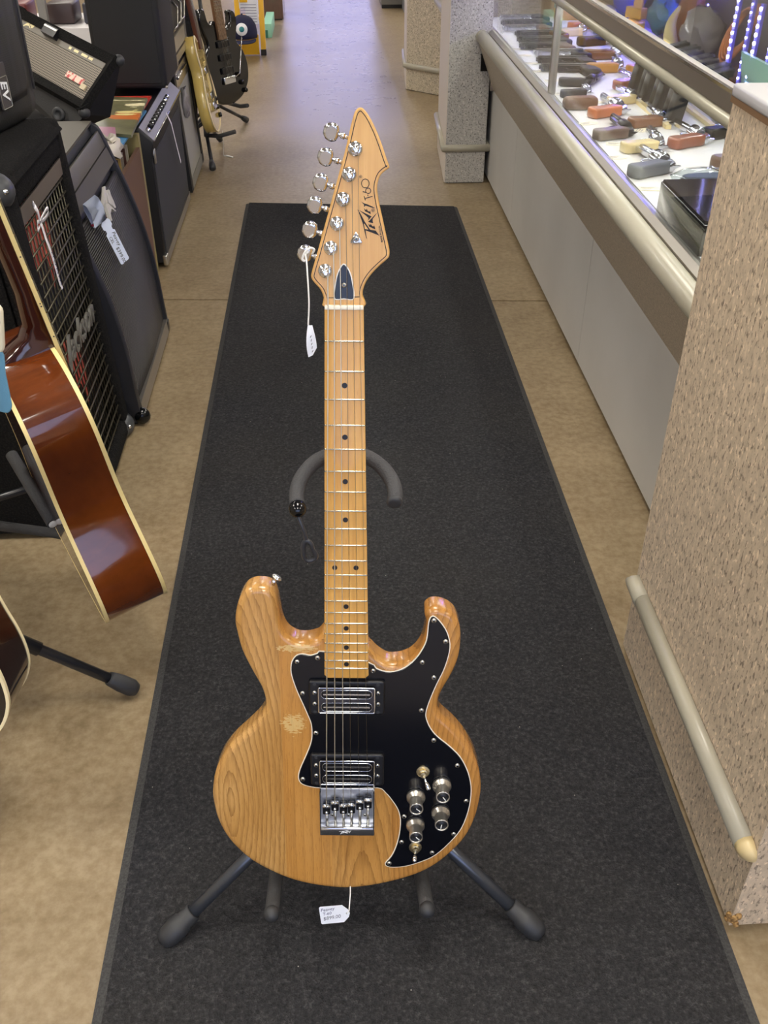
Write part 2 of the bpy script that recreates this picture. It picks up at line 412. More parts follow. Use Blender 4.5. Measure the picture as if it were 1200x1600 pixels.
# upper frame
ybar([(.716, .92), (.742, .92), (.742, .955), (.720, .955), (.716, .950)], STEEL, 'top_frame')
lip = [(.729+.018*math.cos(a), .905+.016*math.sin(a)) for a in [2*PI*i/16 for i in range(16)]]
ybar(lip, mat('lip_enamel', (172, 168, 152), .25, .2), 'frame_lip', smooth=True)
ybar([(.714, .951), (.722, .951), (.722, .957), (.714, .957)], CHROME, 'frame_bead')
def glass(name='clear_glass', tint=(248, 251, 251)):
    if name in MATS: return MATS[name]
    m = bpy.data.materials.new(name); m.use_nodes = True; MATS[name] = m; nt = m.node_tree; nt.nodes.clear()
    o = nt.nodes.new('ShaderNodeOutputMaterial'); t = nt.nodes.new('ShaderNodeBsdfTransparent'); t.inputs[0].default_value = srgb(*tint)
    gl = nt.nodes.new('ShaderNodeBsdfGlossy'); gl.inputs['Roughness'].default_value = .03
    fr = nt.nodes.new('ShaderNodeFresnel')
    ge = nt.nodes.new('ShaderNodeNewGeometry'); mr = nt.nodes.new('ShaderNodeMapRange')     # same reflectance on both faces of the sheet
    mr.inputs[3].default_value = 1.33; mr.inputs[4].default_value = 1/1.33
    nt.links.new(ge.outputs['Backfacing'], mr.inputs[0]); nt.links.new(mr.outputs[0], fr.inputs[0])
    mx = nt.nodes.new('ShaderNodeMixShader'); nt.links.new(fr.outputs[0], mx.inputs[0]); nt.links.new(t.outputs[0], mx.inputs[1]); nt.links.new(gl.outputs[0], mx.inputs[2])
    nt.links.new(mx.outputs[0], o.inputs[0]); return m
GLASS = glass()
py = 3.235-Y0
for a, b in ((.01, py-.012), (py+.012, L-.03)):
    ybar([(.724, .636), (.728, .636), (.728, .905), (.724, .905)], GLASS, 'front_pane', a, b)
    ybar([(.74, .958), (1.38, .958), (1.38, .962), (.74, .962)], GLASS, 'top_pane', a, b)
ybar([(.716, .636), (.738, .636), (.738, .92), (.716, .92)], STEEL, 'divider_post', py-.009, py+.009)
ybar([(.716, .636), (.738, .636), (.738, .92), (.716, .92)], STEEL, 'end_post', L-.03, L)
ybar([(1.36, .60), (1.385, .60), (1.385, .965), (1.36, .965)], mat('dark_back_rail', (54, 50, 52), .5), 'back_frame')
ybar([(.742, .945), (1.38, .945), (1.38, .955), (.742, .955)], STEEL, 'cross_bar', py-.012, py+.012)
TUBEL = mat('case_lamp_tube', (255, 250, 244), .5, emit=((255, 250, 246), CASE_LIGHT))
ybar([(.758+.010*math.cos(a), .905+.010*math.sin(a)) for a in [2*PI*i/10 for i in range(10)]], TUBEL, 'lamp_tube', .05, L-.06, True)

# ------------------------------------------------------------------ posts further down the counter
def post(name, label, loc, poly, h, m, rail_z, holes=()):
    t = thing(name, label, 'post', loc)
    MB().prism(poly, 0.004, h).build('body', m, t)
    MB().prism(inset(poly, .008), 0, .004).build('plinth', BLACKP, t)
    ring = inset(poly, -.012)
    MB().tube([(x, y, rail_z) for x, y in ring], .016, 10, closed=True).build('bumper_rail', BUMP, t)
    for b in holes: MB().bb(*b).build('cutout', BLACKG, t, label='black square cutout')
    return t
p1 = post('counter_post', 'grey speckled square post where the bumper rail of the showcase ends', (.535, 4.42, 0), [(0, 0), (.180, 0), (.180, .6), (.03, .6)], 1.05, GRANG, .158, [(.138, .182, -.002, .02, .478, .548)])
MB().prism([(-.0035, .006), (.001, .0), (.031, .6), (.027, .6)], .006, 1.05).build('corner_trim', EDGEW, p1)
MB().tube([(.085, .60, .585), (.085, 1.3, .585)], .024, 14).build('hand_rail', BUMP, p1)
MB().lathe([(.0001, 0), (.017, 0)], 14, (.085, .598, .585), (0, -1, 0)).build('rail_socket', BLACKG, p1)
d0 = Vector((.201, -.206)).normalized()
p2 = post('counter_post', 'beige speckled post with angled face further along the counters', (.508, 6.37, 0), [(0, 0), (.21, -.205), (.6, -.205), (.6, .45), (.02, .45)], 1.05, GRANW, .142)
MB().prism([(-.004, .004), (.001, 0), (.021, .45), (.017, .45)], .006, 1.05).build('corner_trim', EDGEW, p2)
c2 = thing('wall_counter', 'grey counter base standing beyond the angled beige post', 'counter', (.535, 9.71, 0))
MB().bb(0, .19, 0, 1.2, .03, .9).build('front_panel', mat('grey_panel', (128, 126, 122), .6), c2)
MB().bb(0.005, .19, .004, 1.2, 0, .03).build('kick_strip', BLACKP, c2)
MB().bb(.19, .9, -.3, 1.2, 0, .95).build('side_panel', mat('grey_side', (138, 140, 146), .5), c2)
# ================================================================== ELECTRIC GUITAR
mm = lambda L: [(a/1000, b/1000) for a, b in L]
BODY = [(-141.7, 404.3), (-137.6, 427.0), (-129.4, 444.2), (-120.2, 451.5), (-108.4, 453.2), (-96.7, 450.4), (-89.7, 440.6), (-86.5, 421.5), (-83.5, 401.5), (-77.4, 386.3), (-66.2, 377.2), (-52.7, 375.3), (-37.5, 379.8), (-27.8, 388.4), (-13.6, 368.1), (10.6, 361.4), (25.7, 366.7), (31.4, 362.6), (39.7, 353.4), (54.0, 344.4), (72.9, 346.7), (87.0, 356.5), (97.1, 375.2), (101.0, 401.3), (98.6, 415.7), (102.9, 423.1), (111.7, 426.1), (123.6, 423.9), (133.4, 418.0), (140.6, 408.4), (144.7, 393.3), (145.8, 372.9), (143.0, 348.7), (135.9, 327.6), (127.2, 309.9), (121.5, 295.6), (119.4, 282.9), (120.6, 273.9), (125.6, 264.8), (138.5, 252.1), (154.9, 231.9), (168.5, 207.7), (177.6, 181.2), (181.8, 158.1), (181.9, 134.6), (176.4, 98.9), (164.6, 66.4), (145.8, 39.5), (123.2, 16.4), (96.8, -0.7), (63.4, -13.7), (29.8, -22.5), (2.8, -26.2), (-24.2, -25.1), (-57.9, -19.0), (-87.9, -8.6), (-114.2, 6.0), (-137.0, 22.6), (-155.9, 43.2), (-171.2, 67.6), (-181.2, 95.8), (-185.1, 123.7), (-185.0, 143.3), (-180.2, 170.5), (-169.2, 197.3), (-153.8, 220.0), (-134.0, 240.6), (-117.6, 259.1), (-109.2, 273.8), (-107.3, 282.8), (-108.5, 293.6), (-112.6, 307.9), (-123.8, 332.5), (-134.7, 360.2), (-140.1, 387.5)]
GUARD = [(-28.8, 362.3), (-37.2, 359.8), (-46.3, 356.7), (-56.8, 358.6), (-64.4, 356.2), (-70.0, 347.5), (-71.5, 335.4), (-69.8, 323.2), (-64.2, 303.8), (-57.0, 284.3), (-51.2, 268.1), (-46.8, 253.6), (-46.2, 235.3), (-49.0, 220.4), (-55.7, 201.7), (-63.1, 182.7), (-65.9, 169.3), (-63.0, 159.7), (-53.5, 154.8), (-37.6, 152.2), (-2.5, 151.8), (40.6, 152.9), (51.9, 145.2), (61.6, 131.7), (69.9, 116.0), (73.4, 98.2), (72.1, 74.1), (67.5, 51.6), (61.1, 35.1), (53.0, 22.6), (59.6, 17.3), (79.5, 18.7), (102.5, 27.2), (122.0, 38.9), (141.1, 60.4), (156.6, 84.9), (165.1, 114.8), (167.8, 142.3), (166.4, 161.7), (160.8, 182.7), (150.5, 203.4), (135.8, 220.1), (119.7, 234.8), (110.0, 247.6), (104.0, 262.2), (103.1, 273.1), (107.3, 291.1), (115.8, 316.0), (124.3, 337.0), (129.7, 357.8), (131.2, 374.9), (127.0, 391.8), (119.2, 405.1), (111.5, 413.4), (107.1, 413.4), (104.4, 405.0), (103.3, 388.2), (100.7, 374.7), (92.1, 357.5), (80.3, 343.6), (65.3, 334.8), (50.2, 333.6), (38.0, 338.0), (28.0, 346.6)]
HEAD = [(-21.2, 799.5), (-22.6, 810.2), (-26.1, 819.1), (-32.3, 826.1), (-36.1, 832.3), (-34.7, 840.2), (-29.0, 858.5), (-18.8, 892.6), (-7.9, 929.0), (0.2, 956.2), (4.5, 972.2), (8.0, 986.4), (11.5, 998.2), (14.0, 1002.1), (17.4, 1004.0), (20.8, 1003.0), (26.7, 996.3), (33.5, 984.3), (39.6, 970.4), (44.8, 956.2), (48.4, 946.9), (47.2, 944.9), (42.4, 941.6), (38.9, 937.9), (36.4, 931.3), (35.6, 923.9), (37.4, 912.3), (40.1, 900.7), (43.7, 885.6), (46.5, 873.7), (49.3, 861.7), (49.3, 856.5), (47.6, 853.0), (39.6, 846.0), (30.7, 837.2), (24.4, 828.4), (20.8, 819.5), (20.3, 812.4), (21.2, 799.9)]
GSCREWS = [(-63.5, 348.1), (-37.2, 354.1), (-57.6, 301.3), (-41.3, 240.4), (-60.4, 166.3), (33.8, 335.7), (97.0, 348.7), (110.4, 409.1), (126.1, 379.1), (112.7, 326.3), (97.7, 276.5), (115.0, 230.3), (148.0, 190.2), (162.0, 132.1), (147.0, 76.0), (117.9, 43.5), (58.2, 24.0), (74.9, 61.6), (77.7, 105.4)]
POSTS = [(12.6, 964.0), (6.1, 938.8), (-0.6, 913.8), (-7.3, 889.0), (-14.1, 863.6), (-20.6, 839.5)]
BUTTONS = [(-12.2, 980.4), (-18.6, 955.8), (-24.2, 930.3), (-30.8, 906.9), (-36.6, 881.3), (-42.5, 856.2)]
TRUSS = [(-0.6, 847.5), (-6.9, 838.8), (-10.3, 826.5), (-11.2, 808.7), (10.9, 808.9), (10.0, 824.9), (6.5, 838.9)]
SADD = [(-28.4, 129.1), (-16.9, 134.8), (-5.5, 130.3), (5.5, 131.3), (16.9, 136.9), (28.0, 139.8)]
SADT = [(-28.5, 115.1), (-17.1, 117.1), (-5.6, 117.2), (5.4, 117.3), (16.9, 119.2), (28.0, 121.2)]
STR = [(-28.2, 133.5), (-16.8, 137.3), (-5.4, 133.7), (4.9, 133.8), (16.2, 139.5), (27.7, 141.4)]
LG_P1 = [(14.8, 903.8), (15.9, 902.7), (19.1, 897.6), (22.5, 891.3), (28.3, 883.0), (34.3, 882.1), (38.5, 876.9), (33.4, 878.8), (28.3, 880.6), (23.3, 882.3), (25.0, 873.0), (24.2, 874.2), (22.2, 881.7), (20.5, 889.2), (17.4, 897.5)]
LG_PH = [(21.6, 889.5), (22.5, 888.7), (26.5, 883.2), (22.7, 883.6)]
LG_V = [(16.5, 903.0), (18.6, 902.0), (25.5, 898.8), (29.9, 896.6), (26.0, 892.5), (26.6, 895.0), (24.0, 897.3)]
LG_A = [(36.0, 900.7), (33.6, 897.4), (31.1, 894.2), (31.1, 891.6), (31.8, 889.8), (29.4, 890.2), (26.1, 891.0), (29.4, 894.2), (33.3, 898.3)]
LG_E1 = [(26.3, 889.3), (28.2, 887.7), (28.8, 889.0), (30.7, 886.7), (32.2, 886.5), (32.3, 887.9), (33.4, 885.9), (34.0, 883.4), (30.7, 884.7), (27.3, 886.1)]
LG_E2 = [(21.6, 905.2), (23.9, 903.0), (24.5, 904.7), (25.8, 902.2), (27.9, 901.6), (28.2, 903.4), (29.1, 898.8), (25.5, 900.8), (22.8, 901.9)]
LG_Y = [(18.6, 911.7), (21.6, 910.1), (25.2, 909.0), (30.0, 907.1), (34.2, 905.0), (29.4, 905.9), (23.4, 907.7), (22.5, 906.6), (21.6, 906.6), (21.9, 908.4), (20.6, 909.8)]
STRAPB = [(-90.2, 457.9)]

GO = Vector((-.0060, .7803, .1270))
GU = Vector((.99815, -.06015, -.00800)).normalized(); GV = Vector((.0229, .2479, .9685)).normalized(); GN = GU.cross(GV)
GM = ortho(GO, GN, GV)
eg = thing('electric_guitar', 'honey ash double-cutaway electric guitar with black pickguard on the runner', 'guitar', M=GM)

def ash():
    g = NG('honey_ash'); P = g.tc.outputs['Object']; X = g.sep(P)
    wob = g.math('SUBTRACT', g.noise(g.mapping(P, (22, 5, 22)), 1.0, 5, .62), .5)
    def rings(cx, cy, st, per, w=.012):
        dx = g.math('SUBTRACT', X[0], cx); dy = g.math('MULTIPLY', g.math('SUBTRACT', X[1], cy), st)
        d = g.math('SQRT', g.math('ADD', g.math('MULTIPLY', dx, dx), g.math('MULTIPLY', dy, dy)))
        d = g.math('ADD', d, g.math('MULTIPLY', wob, w))
        return g.math('FRACT', g.math('DIVIDE', d, per))
    rA = rings(-.160, .130, .21, .0062, .016); rB = rings(-.30, .3, .04, .012, .006); rC = rings(.02, -.12, .17, .0090, .018); rD = rings(.215, .1, .3, .0070, .016)
    mA = g.math('LESS_THAN', X[0], -.087); mB = g.math('LESS_THAN', X[0], -.022); mC = g.math('LESS_THAN', X[0], .06)
    def sel(m, a, b):
        x = g.n('ShaderNodeMix', data_type='FLOAT'); g.l(m, x.inputs[0]); g.val(x.inputs[2], b); g.val(x.inputs[3], a); return x.outputs[0]
    r = sel(mA, rA, sel(mB, rB, sel(mC, rC, rD)))
    fine = g.noise(g.mapping(P, (900, 28, 900)), 1.0, 3, .6)
    big = g.noise(g.mapping(P, (22, 6, 22)), 1.0, 3)
    base = g.ramp(big, [(.3, (180, 132, 68)), (.5, (194, 146, 80)), (.7, (206, 160, 96))])
    tone = g.mix(sel(mA, .0, sel(mB, .5, .3)), base, (200, 138, 60))
    tone = g.mix(g.math('MULTIPLY', g.math('GREATER_THAN', X[0], .06), .45), tone, (184, 124, 54))
    dark = g.n('ShaderNodeMapRange'); g.val(dark.inputs[0], r); dark.inputs[1].default_value = .30; dark.inputs[2].default_value = .97
    dk = g.math('MULTIPLY', g.math('POWER', dark.outputs[0], 2.0), g.math('ADD', -.15, g.math('MULTIPLY', fine, 1.9)))
    dk = g.math('MULTIPLY', dk, g.math('ADD', .35, g.math('MULTIPLY', big, 1.1)))
    dk = g.math('MAXIMUM', g.math('MULTIPLY', dk, sel(mA, .66, sel(mB, .28, .68))), 0.0)
    c = g.mix(dk, tone, (112, 72, 32))
    pore = g.math('GREATER_THAN', g.noise(g.mapping(P, (1500, 60, 1500)), 1.0, 2), .62)
    streak = g.noise(g.mapping(P, (170, 5, 170)), 1.0, 4, .6)
    c = g.mix(g.math('MULTIPLY', g.math('GREATER_THAN', streak, .56), .16), c, (120, 74, 30))
    c = g.mix(g.math('MULTIPLY', pore, .30), c, (112, 68, 28))
    # pale scuffs in the lacquer beside the pickguard
    for cx, cy, rx, ry in ((-.071, .253, .017, .017), (-.063, .367, .030, .006)):
        ex = g.math('DIVIDE', g.math('SUBTRACT', X[0], cx), rx); ey = g.math('DIVIDE', g.math('SUBTRACT', X[1], cy), ry)
        d = g.math('ADD', g.math('MULTIPLY', ex, ex), g.math('MULTIPLY', ey, ey))
        d = g.math('ADD', d, g.math('MULTIPLY', g.math('SUBTRACT', g.noise(g.mapping(P, (160, 420, 1), (0, 0, 0), (0, 0, .6)), 1.0, 3), .5), 4.0))
        c = g.mix(g.math('MULTIPLY', g.math('LESS_THAN', d, .6), .55), c, (228, 204, 142))
    g.l(c, g.b.inputs['Base Color']); g.b.inputs['Roughness'].default_value = .26
    g.b.inputs['Coat Weight'].default_value = .5; g.b.inputs['Coat Roughness'].default_value = .12
    g.bump(fine, .05, .0006); return g.m
def maple(name, lo, hi, coat=.35):
    g = NG(name); P = g.tc.outputs['Object']
    a = g.noise(g.mapping(P, (260, 7, 260)), 1.0, 4, .6); b = g.noise(g.mapping(P, (40, 9, 40)), 1.0, 3)
    c = g.mix(.5, g.ramp(a, [(.3, lo), (.7, hi)]), g.ramp(b, [(.3, lo), (.7, hi)]))
    s = g.noise(g.mapping(P, (500, 30, 500)), 1.0, 2); c = g.mix(g.math('MULTIPLY', g.math('GREATER_THAN', s, .68), .25), c, (150, 108, 56))
    g.l(c, g.b.inputs['Base Color']); g.b.inputs['Roughness'].default_value = .3; g.b.inputs['Coat Weight'].default_value = coat
    return g.m
ASH = ash(); MAPLEF = maple('maple_fretboard', (200, 146, 68), (224, 174, 92)); MAPLEH = maple('maple_headstock', (200, 148, 74), (224, 178, 104))
BT, BB = -.011, -.051
bo = catmull(mm(BODY), 4)
ly = []
for i in range(7): a = PI/2*i/6; ly.append((.009*(1-math.sin(a)), BB+.009*(1-math.cos(a))))
for i in range(7): a = PI/2*i/6; ly.append((.009*(1-math.cos(a)), BT-.009*(1-math.sin(a))))
MB().rprism(bo, ly).build('body', ASH, eg)
# pickguard: white ply under black ply
go = catmull(mm(GUARD), 3)
pg = MB().rprism(go, [(0, BT-.001), (0, BT+.0012), (.0009, BT+.0018)]).build('pickguard', mat('black_pickguard', (7, 9, 17), .16), eg)
MB().rprism(inset(go, -.0012), [(0, BT-.001), (0, BT+.0009)]).build('white_ply', mat('white_ply_edge', (240, 232, 214), .4), pg)
scr = MB().lathe([(.0034, -.0005), (.0034, .0006), (.0026, .0015), (.0012, .0017)], 10).mesh('screw'); scr.materials.append(NICKEL)
slot = MB().bb(-.0016, .0016, -.0005, .0005, .0016, .0019).bb(-.0005, .0005, -.0016, .0016, .0016, .0019).mesh('slot'); slot.materials.append(BLACKG)
def screw(x, y, z, parent, s=1.0):
    o = link('screw', scr, parent); o.location = (x, y, z); o.scale = (s, s, s)
    q = link('screw_slot', slot, parent); q.location = (x, y, z); q.scale = (s, s, s); q.rotation_euler.z = random.random()*3
for x, y in mm(GSCREWS): screw(x, y, BT+.0018, pg)

# neck
NV0, NV1 = .3305, .8005
def hw(v): return .0215+(.800-v)*(.0282-.0215)/(.800-.339)
loops = []
for v in (NV0, NV0+.004, .36, .42, .5, .6, .7, .78, .797, NV1):
    w = hw(v)-(.004 if v == NV0 else 0); dpt = .020+.004*(.8-v)/.46
    pts = [(-w, -.0005), (-w+.0012, 0), (w-.0012, 0), (w, -.0005), (w, -.006)]
    for i in range(1, 10):
        a = PI*i/10; pts.append((w*math.cos(a), -.006-(dpt-.006)*math.sin(a)))
    pts.append((-w, -.006)); loops.append([(x, v, z) for x, z in pts])
nk = MB().loft(loops, True).build('neck', MAPLEF, eg)
nk.data.set_sharp_from_angle(angle=math.radians(40))
S = .6477
fret_m = mat('fret_wire', (216, 210, 190), .25, 1.0)
for n in range(1, 22):
    v = .800-(S-S*2**(-n/12)); w = hw(v)-.0004
    MB().tube([(-w, v, .0001), (-w+.001, v, .0006), (w-.001, v, .0006), (w, v, .0001)], .00105, 8).build('fret', fret_m, nk)
def fv(n): return .800-(S-S*2**(-n/12))
DOTM = mat('dot_black', (18, 14, 12), .35)
for n in (3, 5, 7, 9, 12, 15, 17, 19, 21):
    for x in ((-.0135, .0125) if n == 12 else (0,)):
        MB().lathe([(.0032, -.0006), (.0032, .0003)], 16, (x, (fv(n)+fv(n-1))/2, 0)).build('dot_inlay', DOTM, nk)
MB().bb(-.0213, .0213, .7985, .8030, -.006, .0022).build('nut', mat('bone_nut', (244, 238, 220), .4), nk, .0006)
hp = catmull(mm(HEAD)[:-1]+[(.0211, .800)], 3)
hs = MB().rprism(hp, [(.0015, -.0205), (0, -.0185), (0, -.0072), (.0006, -.0062), (.0016, -.006)]).build('headstock', MAPLEH, eg)
# black pinstripe
hl = inset(hp, .0034); k0 = min(range(len(hl)), key=lambda i: (hl[i][0]+.018)**2+(hl[i][1]-.809)**2)
pin = [p for p in hl[1:-1] if p[1] > .808]
MB().tube([(x, y, -.0059) for x, y in pin], .00042, 5, closed=True).build('pinstripe', INKD, hs)
# logo lettering (flat print)
def flat(poly, z, name, m, parent, t=.0003): return MB().prism(poly, z, z+t).build(name, m, parent)
for nm, pl in (('P', LG_P1), ('E', LG_E1), ('A', LG_A), ('V', LG_V), ('E', LG_E2), ('Y', LG_Y)):
    flat(mm(pl), -.006, 'logo_letter', INKD, hs)
flat(mm(LG_PH), -.0059, 'logo_counter', MAPLEH, hs, .0004)
lg = MB()
ringp = lambda cx, cy, rx, ry, n=28: [(cx+rx*math.cos(2*PI*i/n), cy+ry*math.sin(2*PI*i/n), -.0058) for i in range(n)]
lg.tube(ringp(.0231, .9300, .0041, .0044), .00042, 6, closed=True); lg.tube(ringp(.0262, .9227, .0027, .0027), .00042, 6, closed=True)
for a, b in (((.0239, .9211), (.0204, .9217)), ((.0258, .9188), (.0258, .9174)), ((.0225, .9149), (.0308, .9171)), ((.0218, .9173), (.0231, .9130))):
    lg.tube([(a[0], a[1], -.0058), (b[0], b[1], -.0058)], .00045, 6)
lg.build('model_lettering', INKD, hs)
MT = lambda x, y, z, rot: T((x, y, z)) @ Rz(rot)
text_mesh('MADE IN U.S.A.', .0026, MT(.0397, .8787, -.0058, 101), 'small_lettering', INKD, hs, .0001, weight=.00008)
text_mesh('®', .0040, MT(.0184, .9369, -.0058, 90), 'registered_mark', INKD, hs, .0001)
text_mesh('®', .0050, MT(.0316, .9030, -.0058, 90), 'registered_mark', INKD, hs, .0001)
# truss rod cover
tr = catmull([(-.0002, .8475), (-.0062, .8400), (-.0098, .8270), (-.0110, .8095), (0, .8090), (.0108, .8095), (.0098, .8270), (.0062, .8400)], 4)
trw = MB().rprism(tr, [(0, -.0061), (0, -.0048), (.0004, -.0045)]).build('truss_cover', WHITE, hs)
MB().rprism(inset(tr, .0012), [(0, -.005), (0, -.0040), (.0003, -.0038)]).build('cover_face', BLACKG, trw); screw(0, .8245, -.0036, trw, .8)
tt = MB().prism([(.0133, .8815), (.0068, .8705), (.0075, .8690), (.0190, .8690), (.0198, .8705)], -.0055, -.0022).build('string_tree', CHROME, hs, .0006)
screw(.0134, .8735, -.0024, tt, .9)
# tuners
for (px, py_), (bx_, by_) in zip(mm(POSTS), mm(BUTTONS)):
    tn = MB().lathe([(.0078, -.0062), (.0078, -.0050), (.0064, -.0040), (.0048, -.0036), (.0036, -.0034), (.0031, .0030), (.0036, .0058), (.0030, .0066), (.0012, .0068)], 18, (px, py_, 0)).build('tuner_post', CHROME, eg)
    MB().lathe([(.0026, .0045), (.0026, .0072), (.0016, .0076)], 10, (px+.0012, py_-.0016, 0)).build('string_coil', CHROME, tn)
    ex, ey = px-.020, py_+.004
    tk = MB().tube([(bx_+.032, by_-.0105, -.0225), (bx_+.014, by_-.0045, -.018), (bx_+.004, by_-.001, -.017)], .0022, 10)
    tk.tube([(bx_+.0135, by_-.0044, -.018), (bx_+.0095, by_-.003, -.0175)], .0033, 10)
    tk.build('tuner_shaft', CHROME, tn)
    bt = rrect(.0165, .0195, .0062, 2); bt = [(x*(1+.10*math.copysign(1, x)*(-1) if abs(y) < .006 else .92), y) for x, y in bt]
    R = Matrix.Rotation(math.radians(-14), 4, 'Z')
    MB().rprism(bt, [(.003, -.0040), (.0006, -.0026), (0, 0), (.0006, .0026), (.003, .0040)]).xf(T((bx_, by_, -.017)) @ R @ Rx(18)).build('tuner_button', CHROME, tn)
    MB().lathe([(.0060, -.0300), (.0078, -.0290), (.0078, -.0205)], 14, (px, py_, 0)).build('tuner_housing', CHROME, tn)
# strings
SR = (.00078, .00068, .00058, .00034, .00028, .00024)
STM = mat('string_steel', (228, 222, 205), .35, .85)
STMd = mat('string_plain', (150, 140, 122), .3, 1.0)
pm = mm(POSTS)
for i in range(6):
    su, sv = mm(STR)[i]; nx = -.0175+.0070*i
    p = pm[5-i]
    MB().tube([(su, sv-.002, .0045), (su, sv, .0052), (nx, .7985, .0030), (nx, .8030, .0026), (p[0]+.0031, p[1]-.002, -.0012), (p[0]+.0035, p[1]+.003, -.0012)], SR[i], 6).build('string', STM if i < 3 else STMd, eg)
# pickups
SLOTM = mat('pickup_slot', (10, 10, 14), .3)
for cv, hh in ((.2975, .0505), (.1850, .0500)):
    pk = MB().rprism(rrect(.0985, hh, .004, 3, 0, cv), [(0, BT), (0, -.0050), (.0012, -.0038), (.003, -.0036)]).build('pickup', mat('pickup_ring', (16, 16, 20), .4), eg)
    MB().rprism(rrect(.0725, .0375, .002, 3, 0, cv), [(0, -.004), (0, .0012), (.001, .0022)]).build('pickup_cover', mat('pickup_chrome', (96, 98, 110), .16, 1.0), pk)
    MB().tube([(x, y, .0018) for x, y in rrect(.0725, .0375, .002, 3, 0, cv)], .0009, 6, closed=True).build('cover_rim', CHROME, pk)
    for dv in (.0095, -.0095):
        MB().prism(rrect(.066, .0125, .006, 5, 0, cv+dv), .0015, .00245).build('pickup_slot', SLOTM, pk)
        MB().tube(catmull([(x, y, .0024) for x, y in rrect(.066, .0125, .006, 5, 0, cv+dv)], 1), .0004, 5, closed=True).build('slot_rim', CHROME, pk)
        MB().bb(-.0300, .0300, cv+dv-.0008, cv+dv+.0008, .0024, .0030).build('blade', CHROME, pk)
    for x in (-.0415, .0405):
        for dv in (.008, -.0085): screw(x, cv+dv, -.0036, pk, .95)
        for dv in (.0205, -.0205):
            MB().lathe([(.0022, -.0038), (.0022, -.0030)], 8, (x, cv+dv, 0)).build('mount_screw', RUBBER, pk)
# bridge
br = MB().rprism(rrect(.0745, .0720, .002, 3, -.0005, .1165), [(0, BT), (0, -.0085), (.001, -.0078)]).build('bridge', mat('bridge_satin', (224, 228, 238), .34, .9), eg)
for x in (-.0368, .0358): MB().bb(x-.0008, x+.0008, .0815, .1520, -.008, .0015).build('bridge_wall', CHROME, br)
MB().bb(-.0375, .0365, .0800, .0938, -.008, .0012).build('bridge_lip', CHROME, br, .0015)
sl = MB()
for nm, pl in (('P', LG_P1), ('E', LG_E1), ('A', LG_A), ('V', LG_V), ('E', LG_E2), ('Y', LG_Y)):
    p2d = [((898-b)*-.42/1000-.001, (a-27)*-.30/1000+.0868) for a, b in pl]
    sl.prism(p2d, .0011, .0014)
sl.build('bridge_lettering', PAPER, br)
for i in range(6):
    u, v = mm(SADD)[i]
    sd = MB().rprism(rrect(.0100, .0170, .0015, 2, u, v-.0050), [(0, -.0075), (0, .0005), (.0008, .0012)]).build('saddle', mat('saddle_dark', (46, 46, 50), .3, .8), br)
    MB().tube([(u-.0050, v+.002, .0024), (u+.0050, v+.002, .0024)], .0026, 10).build('saddle_roller', CHROME, sd)
    MB().sph((u, v-.009, .0016), .0024, 10, 6).build('saddle_screw', CHROME, sd)
    MB().tube([(u, v-.0135, -.0040), (u, .0940, -.0040)], .0019, 8).build('intonation_screw', NICKEL, sd)
for x in (-.021, .001, .0235): screw(x, .1085, -.0080, br, .8)
# knobs
KN = mat('knob_aluminium', (206, 202, 194), .32, .9, bump=(700, .15, .0005)); KT = mat('knob_insert', (26, 28, 32), .35)
for x, y, a in ((.0931, .1392, 40), (.1280, .1587, 55), (.1277, .1130, 100), (.0935, .0922, 45)):
    kb = MB().lathe([(.0128, -.0090), (.0128, -.0050), (.0126, -.0046), (.0090, .0000), (.0088, .0004), (.0086, .0060), (.0092, .0170), (.0092, .0182), (.0078, .0182), (.0078, .0158), (.0001, .0158)], 28, (x, y, 0)).build('knob', KN, eg)
    MB().lathe([(.0077, .0150), (.0077, .0168), (.0001, .0168)], 22, (x, y, 0)).build('knob_insert', KT, kb)
    MB().box((0, 0, 0), (.0065, .0011, .0006)).xf(T((x, y, .0171)) @ Rz(-a) @ T((.0032, 0, 0))).build('pointer', WHITE, kb)
# toggle switches
GOLD = mat('switch_brass', (206, 190, 150), .3, 1.0)
for (x, y), (tx, ty, tz) in (((.1020, .1800), (.1085, .1700, .013)), ((.0942, .0530), (.0925, .0520, .016))):
    sw = MB().lathe([(.0090, -.0092), (.0090, -.0082), (.0062, -.0078), (.0062, -.0040), (.0045, -.0036), (.0040, .0000), (.0030, .0002)], 14, (x, y, 0), smooth=False).build('toggle_switch', GOLD, eg)
    MB().tube([(x, y, -.002), ((x+tx)/2, (y+ty)/2, (tz-.002)/2), (tx, ty, tz)], [.0016, .0020, .0030], 10).sph((tx, ty, tz), .0031, 10, 6).build('switch_lever', CHROME, sw)
# strap button on the upper horn
MB().lathe([(.0030, 0), (.0030, .005), (.0024, .006), (.0028, .009), (.0070, .0105), (.0072, .0122), (.0040, .0135), (.001, .0136)], 16, (-.0945, .4480, -.031), (.55, .83, 0)).build('strap_button', CHROME, eg)

